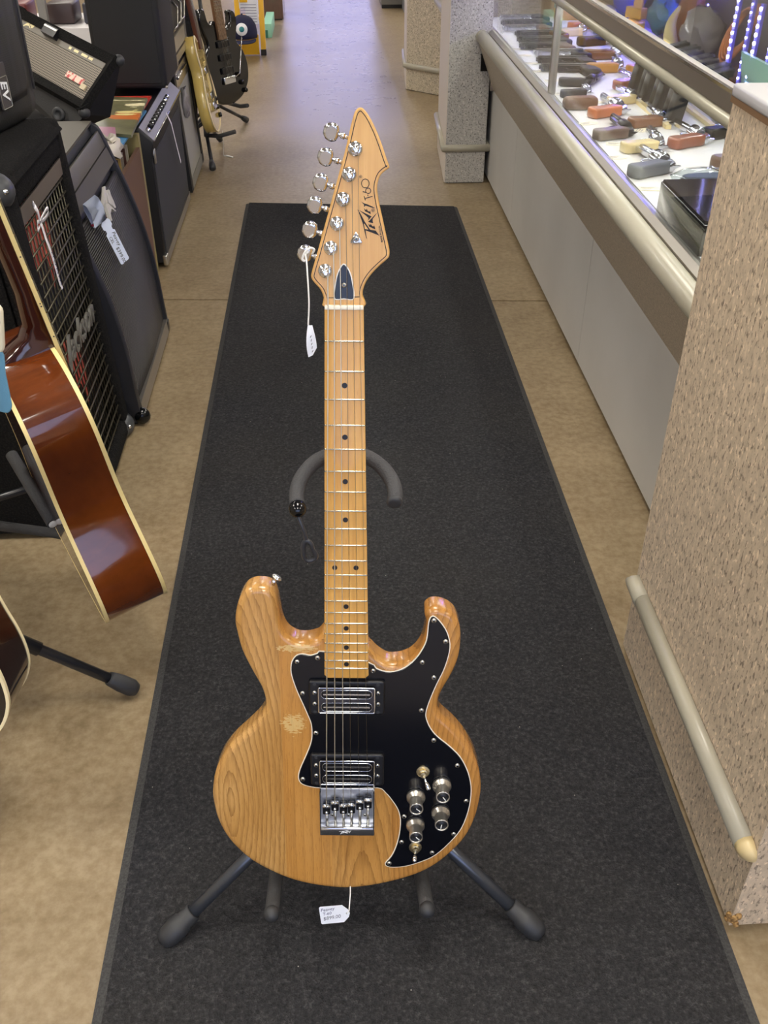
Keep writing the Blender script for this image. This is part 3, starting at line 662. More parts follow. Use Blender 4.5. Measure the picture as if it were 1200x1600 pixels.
# ------------------------------------------------------------------ stand under it
def gw(u, v, n=0): return GM @ Vector((u, v, n))
st = thing('guitar_stand', 'black tubular guitar stand with padded yoke holding the honey guitar', 'guitar stand', (0, .86, 0))
so = Vector((0, .86, 0))
loc = lambda p: tuple(Vector(p)-so)
hub = Vector((.004, .935, .205)); FOAM = mat('black_foam_tube', (60, 60, 62), .7, bump=(500, .6, .002))
SHINY = mat('shiny_black_tube', (92, 96, 104), .28, .7)
yk = gw(0, .618, -.055)
MB().tube([loc(hub-Vector((0, -.01, .05))), loc(yk+Vector((0, .02, -.02))), loc(yk)], .0105, 14).build('shaft', TUBEB, st)
MB().box(loc(hub), (.036, .036, .06)).build('hub', BLACKP, st, .006)
for sx, foot in ((-1, Vector((-.268, .780, .018))), (1, Vector((.264, .760, .018)))):
    s0 = hub+Vector((sx*.012, -.008, -.005)); d = (foot-s0).normalized()
    lg_ = MB().tube([loc(s0), loc(foot)], .0098, 16).build('leg', SHINY, st)
    MB().lathe([(.0125, 0), (.0138, .002), (.0142, .020), (.0165, .022), (.0175, .034), (.0168, .050), (.0125, .060), (.006, .062)], 18, loc(foot-d*.046), tuple(d)).build('rubber_foot', RUBBER, lg_)
rf = Vector((.012, 1.16, .015)); s0 = hub+Vector((0, .01, -.02)); d = (rf-s0).normalized()
lg_ = MB().tube([loc(s0), loc(rf)], .0098, 14).build('leg', SHINY, st)
MB().lathe([(.0125, 0), (.0150, .024), (.0165, .034), (.0165, .048), (.0125, .058)], 16, loc(rf-d*.044), tuple(d)).build('rubber_foot', RUBBER, lg_)
for sx, tip in ((-1, Vector((-.1135, .752, .103))), (1, Vector((.1030, .742, .109)))):
    a = hub+Vector((sx*.01, 0, -.035)); b = Vector((tip.x*.93, .885, .080)); c = Vector((tip.x*.97, .845, .078))
    pr_ = MB().tube([loc(p) for p in catmull([tuple(a), tuple((a+b)/2+Vector((0, 0, -.004))), tuple(b), tuple(c), tuple(tip)], 5, False)], .0105, 14).build('prong', FOAM, st)
    MB().sph(loc(tip), .0118, 14, 8).build('prong_cap', RUBBER, pr_)
# yoke: a padded U behind the neck, arms coming forward
def L2(u, v, n): return loc(gw(u, v, n))
arc = [(-.0555, .5745, .018), (-.0575, .5830, .002), (-.0530, .5960, -.016), (-.0380, .6100, -.034), (-.0160, .6170, -.044), (.0060, .6180, -.046), (.0240, .6150, -.042), (.0420, .6070, -.030), (.0545, .5960, -.012), (.0590, .5860, .004), (.0580, .5790, .014)]
yo = MB().tube([L2(*p) for p in catmull(arc, 4, False)], .0090, 14).build('yoke', FOAM, st)
MB().sph(L2(-.0550, .5710, .022), .0105, 16, 10).build('yoke_cap', BLACKG, yo)
MB().lathe([(.0092, 0), (.0092, .006), (.0062, .0075), (.0035, .0075)], 16, L2(.0582, .5800, .012), tuple(GN*.9+GV*-.45)).build('yoke_cap', RUBBER, yo)
sp = [(-.0545, .5640, .026), (-.0500, .5520, .027), (-.0470, .5420, .026), (-.0455, .5320, .024)]
stp = MB().tube([L2(*p) for p in catmull(sp, 4, False)], .0026, 8).build('retainer_strap', mat('strap_rubber', (46, 48, 54), .3), yo)
lo = [(-.0455, .5320, .024), (-.0490, .5260, .023), (-.0495, .5160, .021), (-.0480, .5060, .019), (-.0420, .5030, .018), (-.0360, .5060, .018), (-.0350, .5120, .019), (-.0385, .5190, .021), (-.0400, .5270, .023)]
MB().tube([L2(*p) for p in catmull(lo, 4)], .0030, 8, closed=True).build('strap_loop', mat('strap_rubber', (46, 48, 54)), yo)

# ------------------------------------------------------------------ price tags
def card(pts, th=.0004): return MB().prism(pts, -th/2, th/2)
tgM = ortho(gw(-.0185, -.0475, .012), GN*.95+Vector((0, 0, .12)), GV) @ Rz(7)
t2 = thing('price_tag', 'small white handwritten price tag hanging under the honey guitar body', 'price tag', M=tgM)
card([(-.021, -.0135), (-.0195, -.0150), (.0115, -.0150), (.0195, -.0070), (.0215, -.0010), (.0195, .0050), (.0120, .0130), (-.0190, .0135), (-.021, .0120)]).build('card', TAGP, t2)
text_mesh('Peavey', .0072, T((-.0195, .0075, .0003)) @ Rz(4), 'handwriting', INK, t2, .00005, 'LEFT', .25)
text_mesh('T-60', .0066, T((-.0175, .0010, .0003)) @ Rz(4), 'handwriting', INK, t2, .00005, 'LEFT', .25)
text_mesh("$899.00", .0078, T((-.0175, -.0068, .0003)) @ Rz(5), 'handwriting', mat('pencil', (86, 92, 108), .7), t2, .00005, 'LEFT', .2)
MB().lathe([(.0012, .0001), (.0012, .0006)], 10, (.0172, -.0010, 0)).build('eyelet', INKD, t2)
iM = tgM.inverted()
MB().tube([tuple(iM @ gw(.0028, .0080, -.030)), tuple(iM @ gw(.0030, -.0290, -.006)), tuple(iM @ gw(.0018, -.0420, .012)), (.0172, -.0010, .0012)], .0009, 6).build('string_loop', WHITE, t2)

t1 = thing('price_tag', 'twisted white paper tag tied to the lowest tuning key', 'price tag', M=ortho(gw(-.0385, .80, .004), GN, GV))
MB().tube(catmull([(-.0040, .0560, -.018), (-.002, .0500, -.006), (-.0005, .0350, .002), (.0005, .0100, .003), (0, -.0040, .002), (-.0008, -.0140, .001), (-.0010, -.0180, 0)], 4, False), .0009, 6).build('cord', WHITE, t1)
MB().tube(catmull([(.004, .0570, -.012), (.0065, .0620, -.006), (.0030, .0640, -.004), (-.003, .0600, -.004), (-.0065, .0520, -.006), (-.0035, .0500, -.006)], 4, False), .0013, 6).build('knot', WHITE, t1)
rows = []
for i in range(9):
    t = i/8; y = -.0180-.0330*t; c = .0010+.0022*t*t; w = .0026+.0026*math.sin(t*2.2)
    rows.append([(c-w, y-.0030*t, .0018*math.sin(t*3)), (c, y-.001*t, .0032*math.sin(t*3+.8)), (c+w, y+.0075*t, .0018*math.cos(t*3))])
v = [p for r in rows for p in r]; v2 = [(x, y, z-.0004) for x, y, z in v]
fs = []
for i in range(8):
    for k in range(2): fs += [(i*3+k, i*3+k+1, i*3+k+4, i*3+k+3), (27+i*3+k, 27+i*3+k+3, 27+i*3+k+4, 27+i*3+k+1)]
MB().add(v+v2, fs, True).build('paper_strip', TAGP, t1)
tm = MB()
for i in range(5): tm.box((.0018+.0004*i, -.030-.0042*i, .0040-.0006*i), (.0028, .0006, .0003), Matrix.Rotation(1.1+.3*(i % 2), 3, 'Z'))
tm.build('pen_marks', INKD, t1)
def ribbon(pts, w, th=.0006, up=(0, 1, 0)):
    m = MB(); u = Vector(up); n = len(pts); v = []
    for p in pts: p = Vector(p); v += [p-u*w/2, p+u*w/2]
    v2 = [p+Vector((-th, 0, 0)) for p in v]; f = []
    for i in range(n-1): f += [(2*i, 2*i+1, 2*i+3, 2*i+2), (2*n+2*i, 2*n+2*i+2, 2*n+2*i+3, 2*n+2*i+1)]
    for i in range(n-1): f += [(2*i, 2*i+2, 2*n+2*i+2, 2*n+2*i), (2*i+1, 2*n+2*i+1, 2*n+2*i+3, 2*i+3)]
    return m.add(v+v2, f, True)
# ================================================================== ACOUSTIC GUITARS (left)
AC = [(.500, .0), (.500, .03), (.497, .065), (.487, .098), (.465, .127), (.435, .142), (.40, .146), (.36, .142), (.32, .136), (.28, .134), (.24, .142), (.20, .160), (.16, .181), (.125, .194), (.095, .198), (.06, .190), (.03, .168), (.012, .135), (.003, .08), (0, .0)]
half = catmull(AC, 4, False)
acout = [(w, a) for a, w in half]+[(-w, a) for a, w in half[-2:0:-1]]
def adep(a): return .118-.020*a/.5
def redwood(name, a, b, rough=.12):
    g = NG(name); P = g.tc.outputs['Object']
    n = g.noise(g.mapping(P, (60, 5, 14)), 1.0, 4, .6); n2 = g.noise(P, 4, 2)
    c = g.mix(.5, g.ramp(n, [(.3, a), (.7, b)]), g.ramp(n2, [(.35, a), (.65, b)]))
    g.l(c, g.b.inputs['Base Color']); g.b.inputs['Roughness'].default_value = rough; g.b.inputs['Coat Weight'].default_value = .8; g.b.inputs['Coat Roughness'].default_value = .03
    return g.m
DARKW = redwood('dark_mahogany_neck', (46, 16, 10), (66, 26, 14))
def acoustic(name, label, M, sidem, topm, backm, bindm):
    t = thing(name, label, 'guitar', M=M)
    n = len(acout)
    b = MB(); b.loft([[(x, y, 0) for x, y in acout], [(x, y, -adep(y)) for x, y in acout]], True, caps=False); b.build('side', sidem, t)
    MB().loft([[(x, y, -.004) for x, y in inset(acout, .002)], [(x, y, .0008) for x, y in inset(acout, .002)]], False).build('top', topm, t)
    MB().loft([[(x, y, -adep(y)-.001) for x, y in inset(acout, .002)], [(x, y, -adep(y)+.004) for x, y in inset(acout, .002)]], False).build('back', backm, t)
    for nm, z0, z1 in (('front_binding', lambda y: -.0055, lambda y: .0014), ('back_binding', lambda y: -adep(y)-.0014, lambda y: -adep(y)+.0050)):
        o = inset(acout, -.0012); i = inset(acout, .0035)
        ring = MB(); vs = [(x, y, z0(y)) for x, y in o]+[(x, y, z1(y)) for x, y in o]+[(x, y, z1(y)) for x, y in i]+[(x, y, z0(y)) for x, y in i]
        fs = []
        for k in range(n):
            q = (k+1) % n
            for a_ in range(4): c_ = (a_+1) % 4; fs.append((a_*n+k, a_*n+q, c_*n+q, c_*n+k))
        ring.add(vs, fs, True); rb = ring.build(nm, bindm, t); rb.data.set_sharp_from_angle(angle=math.radians(40))
    # neck with heel
    lp = []
    for v, w, d in ((.494, .026, .095), (.503, .025, .085), (.512, .023, .065), (.525, .022, .042), (.545, .0215, .028), (.60, .0245, .021), (.75, .0225, .019), (.88, .0215, .018)):
        pts = [(w, .004)]
        for i in range(0, 11): a = PI*i/10; pts.append((w*math.cos(a)*(1-.0*i), -d*math.sin(a)**.7 if d < .05 else -d*min(1, math.sin(a)*1.4)))
        pts.append((-w, .004)); lp.append([(x, v, z) for x, z in pts])
    nk = MB().loft(lp, True).build('neck', DARKW, t); nk.data.set_sharp_from_angle(angle=math.radians(50))
    fb = MB().hexa([(-.0275, .385, .001), (.0275, .385, .001), (.0215, .882, .004), (-.0215, .882, .004), (-.0275, .385, .0085), (.0275, .385, .0085), (.0215, .882, .0105), (-.0215, .882, .0105)]).build('fretboard', mat('rosewood', (70, 52, 38), .35, var=(60, (98, 84, 64))), t)
    for sx in (-1, 1):
        MB().hexa([(sx*.0272, .385, .002), (sx*.0285, .385, .002), (sx*.0225, .882, .004), (sx*.0212, .882, .004), (sx*.0272, .385, .0087), (sx*.0285, .385, .0087), (sx*.0225, .882, .0107), (sx*.0212, .882, .0107)]).build('board_binding', bindm, t)
        for v in (.52, .575, .58, .66, .74, .80): MB().sph((sx*(.0285-(v-.385)*.012), v, .0068), .0012, 8, 5).build('side_dot', INKD, t)
    for i in range(1, 19):
        v = .88-(.635-.635*2**(-i/12))
        MB().bb(-.0225-(.88-v)*.011, .0225+(.88-v)*.011, v-.0008, v+.0008, .0085, .0118).build('fret', fret_m, fb)
    MB().rprism([(-.030, .885), (.030, .885), (.036, 1.05), (0, 1.06), (-.036, 1.05)], [(0, -.012), (0, .002)], False).build('headstock', DARKW, t)
    for i in range(6):
        x = -.0175+.007*i; MB().tube([(x*1.5, .178, .011), (x, .882, .0128), (x*1.2, .93+.035*(i if i < 3 else 5-i), .004)], .0007, 5).build('string', NICKEL, t)
        sx = -1 if i < 3 else 1; yy = .925+.042*(i if i < 3 else 5-i)
        pg_ = MB().lathe([(.005, .001), (.005, .004), (.003, .005), (.003, .012), (.001, .013)], 10, (sx*.020, yy, 0)).build('tuner_post', CHROME, t)
        MB().tube([(sx*.026, yy, -.006), (sx*.046, yy, -.006)], .002, 8).sph((sx*.050, yy, -.006), .008, 10, 6, (.8, 1, .5)).build('tuner_button', CHROME, pg_)
    MB().lathe([(.050, .0009), (.050, .0013), (.0001, .0013)], 28, (0, .335, 0)).build('sound_hole', BLACKG, t)
    MB().prism(rrect(.16, .028, .008, 4, 0, .175), .0008, .009).build('bridge', mat('rosewood', (70, 52, 38)), t)
    return t
SUN = redwood('sunburst_side', (66, 26, 9), (112, 54, 18))
ax = Vector((.476, -.874, -.096)); aa = Vector((-.108, -.166, .98)); ad = Vector((.873, .456, .173))
A1 = acoustic('acoustic_guitar', 'glossy red-brown acoustic guitar with cream binding seen edge-on on the left', ortho((-.402, 1.503, .175), ad, aa), SUN, mat('sunburst_top', (150, 84, 30), .15, coat=.8), SUN, CREAM)
DK = redwood('dark_brown_side', (28, 14, 10), (44, 22, 14))
A2 = acoustic('acoustic_guitar', 'very dark brown acoustic guitar cut off by the left picture edge', ortho((-.709, .980, .224), (.014, -.979, .204), (.18, .203, .963)), DK, mat('black_top', (16, 12, 12), .12, coat=.8), DK, mat('pale_binding', (232, 218, 176), .35))

# stands for them
s2 = thing('guitar_stand', 'black guitar stand with round rubber foot beneath the dark acoustic guitar', 'guitar stand', (-.70, 1.22, 0))
o2 = Vector((-.70, 1.22, 0)); q2 = lambda *p: tuple(Vector(p)-o2)
def foot(p, d, parent, q, s=1.0):
    MB().lathe([(.0125*s, 0), (.0140*s, .006), (.0165*s, .026), (.0165*s, .050), (.012*s, .060), (.006*s, .061)], 16, q(*(Vector(p)-Vector(d)*.05)), tuple(d)).build('rubber_foot', RUBBER, parent)
hub2 = Vector((-.715, 1.235, .30))
for f_, tel in ((Vector((-.402, 1.279, .018)), True), (Vector((-.95, 1.02, .018)), False), (Vector((-.80, 1.55, .018)), False)):
    d = (f_-hub2).normalized()
    l_ = MB().tube([q2(*hub2), q2(*f_)], .0100, 14)
    m_ = hub2+(f_-hub2)*.55
    l_.tube([q2(*hub2), q2(*m_)], .0130, 14)
    l_ = l_.build('leg', TUBEB, s2); foot(f_, d, l_, q2)
MB().tube([q2(-.715, 1.235, .16), q2(-.62, 1.27, .95)], .011, 12).build('shaft', TUBEB, s2)
for sx in (-1, 1): MB().tube([q2(-.715, 1.235, .205), q2(-.715+sx*.10, 1.20, .195), q2(-.715+sx*.11, 1.02, .20), q2(-.715+sx*.11, .95, .225)], .010, 12).build('prong', FOAM, s2)
s3 = thing('guitar_stand', 'black guitar stand arms with white end cap behind the red-brown acoustic guitar', 'guitar stand', (-.62, 1.58, 0))
o3 = Vector((-.62, 1.58, 0)); q3 = lambda *p: tuple(Vector(p)-o3)
MB().tube([q3(-.642, 1.62, .330), q3(-.592, 1.545, .300), q3(-.537, 1.46, .274)], .0115, 14).build('arm', FOAM, s3)
MB().lathe([(.0085, 0), (.0085, .0015), (.004, .002)], 12, q3(-.537, 1.46, .274), (.53, -.82, -.25)).build('end_cap', WHITE, s3)
MB().tube([q3(-.592, 1.545, .300), q3(-.72, 1.60, .23), q3(-.90, 1.62, .21)], .0075, 12).build('cross_arm', TUBEB, s3)
MB().tube([q3(-.90, 1.62, .02), q3(-.90, 1.62, .85)], .011, 12).build('shaft', TUBEB, s3)
for f_ in ((-.80, 1.70, .016), (-1.05, 1.70, .016), (-1.0, 1.40, .016)):
    MB().tube([q3(-.90, 1.62, .20), q3(*f_)], .0095, 12).build('leg', TUBEB, s3)
MB().tube([q3(-.90, 1.62, .20), q3(-.60, 1.62, .135), q3(-.50, 1.57, .145), q3(-.44, 1.52, .158)], .0105, 12).build('prong', FOAM, s3)

# blue strap with cream end hanging from the heel of the brown acoustic
sp_ = thing('guitar_strap', 'light blue leather strap end with cream tab hanging at the left edge', 'strap', (-.490, 1.25, .635))
BLUEL = mat('blue_suede', (104, 158, 188), .85, bump=(600, .4))
yv = [(.004, .0), (.016, -.003), (.022, .006), (.022, .02), (.020, .060), (.018, .100), (-.018, .100), (-.020, .06), (-.020, .02), (-.018, .004), (-.008, -.003)]
SM_ = Matrix.Rotation(math.radians(90), 4, 'X')
MB().rprism(catmull([(x*1.1, y) for x, y in yv], 3), [(.0015, -.003), (0, -.0015), (0, .0015), (.0015, .003)]).xf(T((-.012, 0, 0)) @ Rz(8) @ SM_ @ Rz(-6)).build('suede_end', BLUEL, sp_)
MB().lathe([(.0035, 0), (.0035, .0005)], 12, (-.016, -.0034, .018), (0, -1, 0)).build('button_hole', INKD, sp_)
MB().rprism(rrect(.046, .075, .012, 4, 0, 0), [(.003, -.006), (0, -.003), (0, .003), (.003, .006)]).xf(T((.006, .004, .130)) @ Rz(8) @ SM_ @ Rz(-10)).build('cream_tab', mat('cream_vinyl', (232, 224, 198), .45), sp_)

ribbon(catmull([(.008, .004, .165), (.004, .0, .24), (-.010, -.02, .34), (-.028, -.045, .45), (-.034, -.055, .53), (-.040, -.075, .548), (-.042, -.10, .52)], 4, False), .042, .002, up=(.98, .1, .1)).build('strap_band', BLUEL, sp_)
# ================================================================== SPEAKERS AND AMPLIFIERS (left wall of gear)
# --- carpeted cabinet with wire grille
jc = thing('speaker_cabinet', 'black carpeted speaker cabinet with wire grille and red cones', 'speaker cabinet', (-.556, 1.78, 0))
def jx(z): return -.050*z      # front leans back
JD = .5; JL = .49
prof = lambda i: [(jx(.02)-i, .02), (jx(.77)-i, .77), (jx(.79)-.012-i, .79), (-JD, .79), (-JD, .02)]
fo = MB()
# carpeted shell: a frame round the recessed grille
fo.hexa([(-.045, 0, .02), (-JD, 0, .02), (-JD, JL, .02), (-.045, JL, .02), (-.05+jx(.79), 0, .79), (-JD, 0, .79), (-JD, JL, .79), (-.05+jx(.79), JL, .79)])
jb = fo.build('shell', CARPETB, jc)
def fbar(y0, y1, z0, z1, name, dpt=.05, m=CARPETB, bv=.016):
    return MB().hexa([(jx(z0), y0, z0), (jx(z0)-dpt, y0, z0), (jx(z0)-dpt, y1, z0), (jx(z0), y1, z0), (jx(z1), y0, z1), (jx(z1)-dpt, y0, z1), (jx(z1)-dpt, y1, z1), (jx(z1), y1, z1)]).build(name, m, jc, bv, 3)
fbar(0, .085, .01, .81, 'front_frame'); fbar(JL-.055, JL, .01, .81, 'front_frame')
fbar(.07, JL-.04, .735, .81, 'front_frame'); fbar(.07, JL-.04, .01, .06, 'front_frame')
MB().hexa([(-.03, 0.005, .785), (-JD, 0.005, .785), (-JD, JL-.005, .785), (-.03, JL-.005, .785), (-.055, .02, .812), (-JD, .02, .812), (-JD, JL-.02, .812), (-.055, JL-.02, .812)]).build('top_panel', CARPETB, jc, .008)
CONE = mat('maroon_cone', (206, 104, 84), .6, var=(30, (180, 70, 60))); SURR = mat('cone_surround', (40, 30, 30), .7)
GB = mat('grille_wire', (84, 80, 66), .4, .7)
for yc, zc in ((.145, .57), (.145, .24)):
    c = MB().lathe([(.160, 0), (.15, .008), (.125, 0), (.05, -.035), (.045, -.022), (.02, -.012), (.001, -.010)], 28, (jx(zc)-.046, yc+.03, zc), (1, 0, -.05)).build('speaker_cone', CONE, jc)
MB().hexa([(-.047+jx(.06), .085, .06), (-.05+jx(.06), .085, .06), (-.05+jx(.06), JL-.05, .06), (-.047+jx(.06), JL-.05, .06), (-.047+jx(.74), .085, .74), (-.05+jx(.74), .085, .74), (-.05+jx(.74), JL-.05, .74), (-.047+jx(.74), JL-.05, .74)]).build('baffle', mat('black_baffle', (12, 12, 14), .8), jc)
g0, g1, h0, h1 = .087, JL-.056, .062, .735
for i in range(23):
    z = h0+(h1-h0)*(i+.5)/23; MB().tube([(jx(z)-.010, g0, z), (jx(z)-.010, g1, z)], .0022, 6).build('grille_wire', GB, jc)
for i in range(15):
    y = g0+(g1-g0)*(i+.5)/15; MB().tube([(jx(h0)-.014, y, h0), (jx(h1)-.014, y, h1)], .0018, 6).build('grille_wire', GB, jc)
MB().hexa([(jx(.695)-.006, g0, .700), (jx(.695)-.010, g0, .700), (jx(.695)-.010, g1, .700), (jx(.695)-.006, g1, .700), (jx(.735)-.004, g0, .735), (jx(.735)-.008, g0, .735), (jx(.735)-.008, g1, .735), (jx(.735)-.004, g1, .735)]).build('grille_edge', mat('grille_edge_bar', (120, 112, 106), .35, .6), jc)
# script logo
JM = T((jx(.40)-.004, .262, .395)) @ Matrix(((0, 0, 1, 0), (1, 0, 0, 0), (0, 1, 0, 0), (0, 0, 0, 1))) @ Rz(-2)
text_mesh('Jackson', .088, JM, 'script_logo', mat('logo_silver', (122, 120, 114), .4, .3), jc, .003, shear=.35, weight=.0006)
# corner protectors
for y, z in ((.028, .785), (.028, .03), (JL-.028, .03)):
    cp = MB().sph((jx(z)-.026, y, z), .042, 18, 12, (.95, .95, .85)).build('corner_protector', mat('corner_plastic', (62, 64, 68), .38), jc)
    for dx, dy in ((.030, -.022), (.016, .034)): MB().sph((jx(z)-.026+dx*1.0, y+dy, z+.006), .006, 8, 6).build('rivet', CHROME, cp)
# tag tied to it
pt = thing('price_tag', 'narrow white ribbon price tag tied to the wire grille', 'price tag', (-.588, 1.925, .70))
RIB = mat('ribbon_white', (244, 240, 244), .5)
ribbon(catmull([(.004, .004, -.012), (.012, -.020, .012), (.012, -.034, .030), (.006, -.024, .034), (.006, -.004, .012), (.004, .004, -.008)], 4, False), .010, up=(.2, .3, .9)).build('bow', RIB, pt)
ribbon(catmull([(.004, .004, -.012), (.016, .028, .006), (.014, .040, -.006), (.006, .030, -.016), (.004, .004, -.012)], 4, False), .010, up=(.2, -.2, .9)).build('bow', RIB, pt)
ribbon(catmull([(.004, .004, -.012), (.008, -.026, -.004), (.008, -.030, -.018), (.004, .0, -.020)], 4, False), .009, up=(.2, .2, .9)).build('bow', RIB, pt)
rt = ribbon([(.006, .004, -.015), (.008, .008, -.05), (.010, .010, -.065), (.012, .016, -.10), (.013, .022, -.15), (.014, .028, -.165)], .0115).build('strip', RIB, pt)
ml = MB()
for i in range(9): ml.box((.0125+.0002*i, .013+.0016*i, -.080-.0092*i), (.0006, .006, .0016), Matrix.Rotation(.5*(i % 3-1), 3, 'X'))
ml.build('pen_marks', INK, pt)

# --- PA speaker on top, moulded front
ev = thing('pa_speaker', 'black moulded PA speaker with rectangular badge standing on the carpeted cabinet', 'speaker', M=T((-.690, 2.13, .8125)) @ Rz(-16))
arc2 = [(.0+.03*math.cos(math.radians(a))*1.0, .195*math.sin(math.radians(a))) for a in range(-90, 91, 15)]
prf = [(-.04, -.185), (-.01, -.178), (.008, -.13), (.016, -.06), (.018, 0), (.016, .06), (.008, .13), (-.01, .178), (-.04, .185), (-.26, .13), (-.27, .10), (-.27, -.10), (-.26, -.13)]
MB().rprism(prf, [(.012, 0), (.002, .010), (0, .03), (0, .62), (.012, .64)]).build('enclosure', mat('moulded_black', (36, 36, 36), .5, bump=(300, .2)), ev)
EVG = NG('punched_grille'); P_ = EVG.tc.outputs['Object']
vv = EVG.n('ShaderNodeTexVoronoi'); vv.inputs['Scale'].default_value = 240; vv.inputs['Randomness'].default_value = 0.0; EVG.l(P_, vv.inputs['Vector'])
EVG.l(EVG.ramp(vv.outputs['Distance'], [(.25, (10, 10, 11)), (.45, (40, 40, 44))]), EVG.b.inputs['Base Color']); EVG.b.inputs['Roughness'].default_value = .5
gp = [(-.010, -.168), (.012, -.125), (.021, -.06), (.023, 0), (.021, .06), (.012, .125), (-.010, .168), (-.018, .160), (-.018, -.160)]
MB().loft([[(x, y*s, z) for x, y in gp] for z, s in ((.050, .93), (.066, .98), (.08, 1), (.60, 1))], True).build('grille', EVG.m, ev)
for y in (-.1735, .1735): MB().tube([(-.004, y, .05), (-.004, y, .61)], .003, 8).build('edge_trim', mat('trim_grey', (96, 96, 100), .35), ev)
bp = MB().rprism(rrect(.040, .088, .004, 3), [(0, 0), (0, .002), (.001, .003)]).build('badge', mat('badge_grey', (70, 66, 68), .4), ev)
BM = T((.0240, .012, .088)) @ Matrix(((0, 0, 1, 0), (1, 0, 0, 0), (0, 1, 0, 0), (0, 0, 0, 1))) @ Ry(3)
bp.matrix_local = BM
bd = MB()
for a in (rrect(.037, .060, .003, 3, 0, -.012),): bd.tube([(x, y, .0032) for x, y in a], .0011, 6, closed=True)
bd.build('badge_border', NICKEL, bp)
text_mesh('EV', .034, T((0, -.006, .0034)) @ Rz(-90), 'badge_letters', PAPER, bp, .0006, shear=.2, weight=.0006)

# --- combo amp with bowed metal grille
pv = thing('combo_amplifier', 'black combo amplifier with bowed ribbed grille and silver bolt logo', 'amplifier', (-.534, 2.28, 0))
pf = [(0, .012), (-.006, .12), (-.014, .24), (-.030, .35), (-.054, .45), (-.084, .545), (-.108, .615), (-.122, .645), (-.14, .655)]
pfs = catmull(pf, 4, False)
PL = .60
PVB = mat('blue_black_vinyl', (17, 20, 30), .5, bump=(400, .3))
bodyp = [(x-.02, z) for x, z in pfs]+[(-.42, .655), (-.42, .012)]
MB().loft([[(x, y, z) for x, z in bodyp] for y in (.03, PL-.03)], False).build('body', PVB, pv)
for y0, y1 in ((0, .032), (PL-.02, PL)):
    MB().loft([[(x, y, z) for x, z in [(x+.003, z) for x, z in pfs]+[(-.42, .662), (-.42, .012)]] for y in (y0, y1)], False).build('side_cheek', PVB, pv, .006, 2)
RG = NG('ribbed_grille'); X_ = RG.sep(RG.tc.outputs['Object'])
fz = RG.math('FRACT', RG.math('MULTIPLY', X_[2], 165)); fy = RG.math('FRACT', RG.math('MULTIPLY', X_[1], 260))
hh_ = RG.math('SINE', RG.math('MULTIPLY', X_[2], 165*2*PI))
RG.l(RG.ramp(fz, [(.0, (16, 16, 18)), (.35, (72, 71, 72)), (.65, (72, 71, 72)), (1., (16, 16, 18))]), RG.b.inputs['Base Color']); RG.b.inputs['Roughness'].default_value = .5; RG.b.inputs['Metallic'].default_value = .4
RG.bump(hh_, .6, .003)
gz = [p for p in pfs if .04 < p[1] < .545]
MB().loft([[(x-dx, y, z) for x, z in gz]+[(x-dx-.01, y, z) for x, z in gz[::-1]] for y, dx in ((.032, .006), (PL/2, .0), (PL-.02, .006))], True).build('grille', RG.m, pv)
KICK = mat('kick_aluminium', (150, 146, 140), .35, .8)
gz2 = [p for p in pfs if p[1] <= .06]
MB().hexa([(-.01, .035, .014), (.004, .035, .014), (.004, PL-.02, .014), (-.01, PL-.02, .014), (-.012, .035, .055), (.001, .035, .055), (.001, PL-.02, .055), (-.012, PL-.02, .055)]).build('kick_trim', KICK, pv)
# front top bar + sloped control top
MB().hexa([(-.085, .032, .548), (-.10, .032, .540), (-.10, PL-.02, .540), (-.085, PL-.02, .548), (-.100, .032, .590), (-.115, .032, .585), (-.115, PL-.02, .585), (-.100, PL-.02, .590)]).build('trim_bar', mat('charcoal_bar', (74, 72, 70), .45), pv)
MB().hexa([(-.101, .032, .592), (-.112, .032, .590), (-.112, PL-.02, .590), (-.101, PL-.02, .592), (-.116, .032, .636), (-.126, .032, .632), (-.126, PL-.02, .632), (-.116, PL-.02, .636)]).build('trim_bar', mat('grey_bar', (112, 110, 106), .4, .5), pv, .003)
MB().bb(-.40, -.13, .034, PL-.022, .655, .662).build('top_panel', mat('charcoal_top', (76, 72, 64), .5), pv)
MB().bb(-.26, -.23, .54, .575, .662, .668).build('latch', BLACKP, pv)
for y in (.03, PL-.03):
    for x in (-.03, -.36): MB().lathe([(.02, 0), (.022, .012)], 12, (x, y, 0)).build('foot', RUBBER, pv)
MB().sph((.002, .012, .028), .024, 14, 8, (1, .8, 1)).build('corner_protector', BLACKG, pv)
MB().bb(-.012, .004, PL-.03, PL+.002, .012, .05).build('corner_plate', BLACKP, pv, .003)
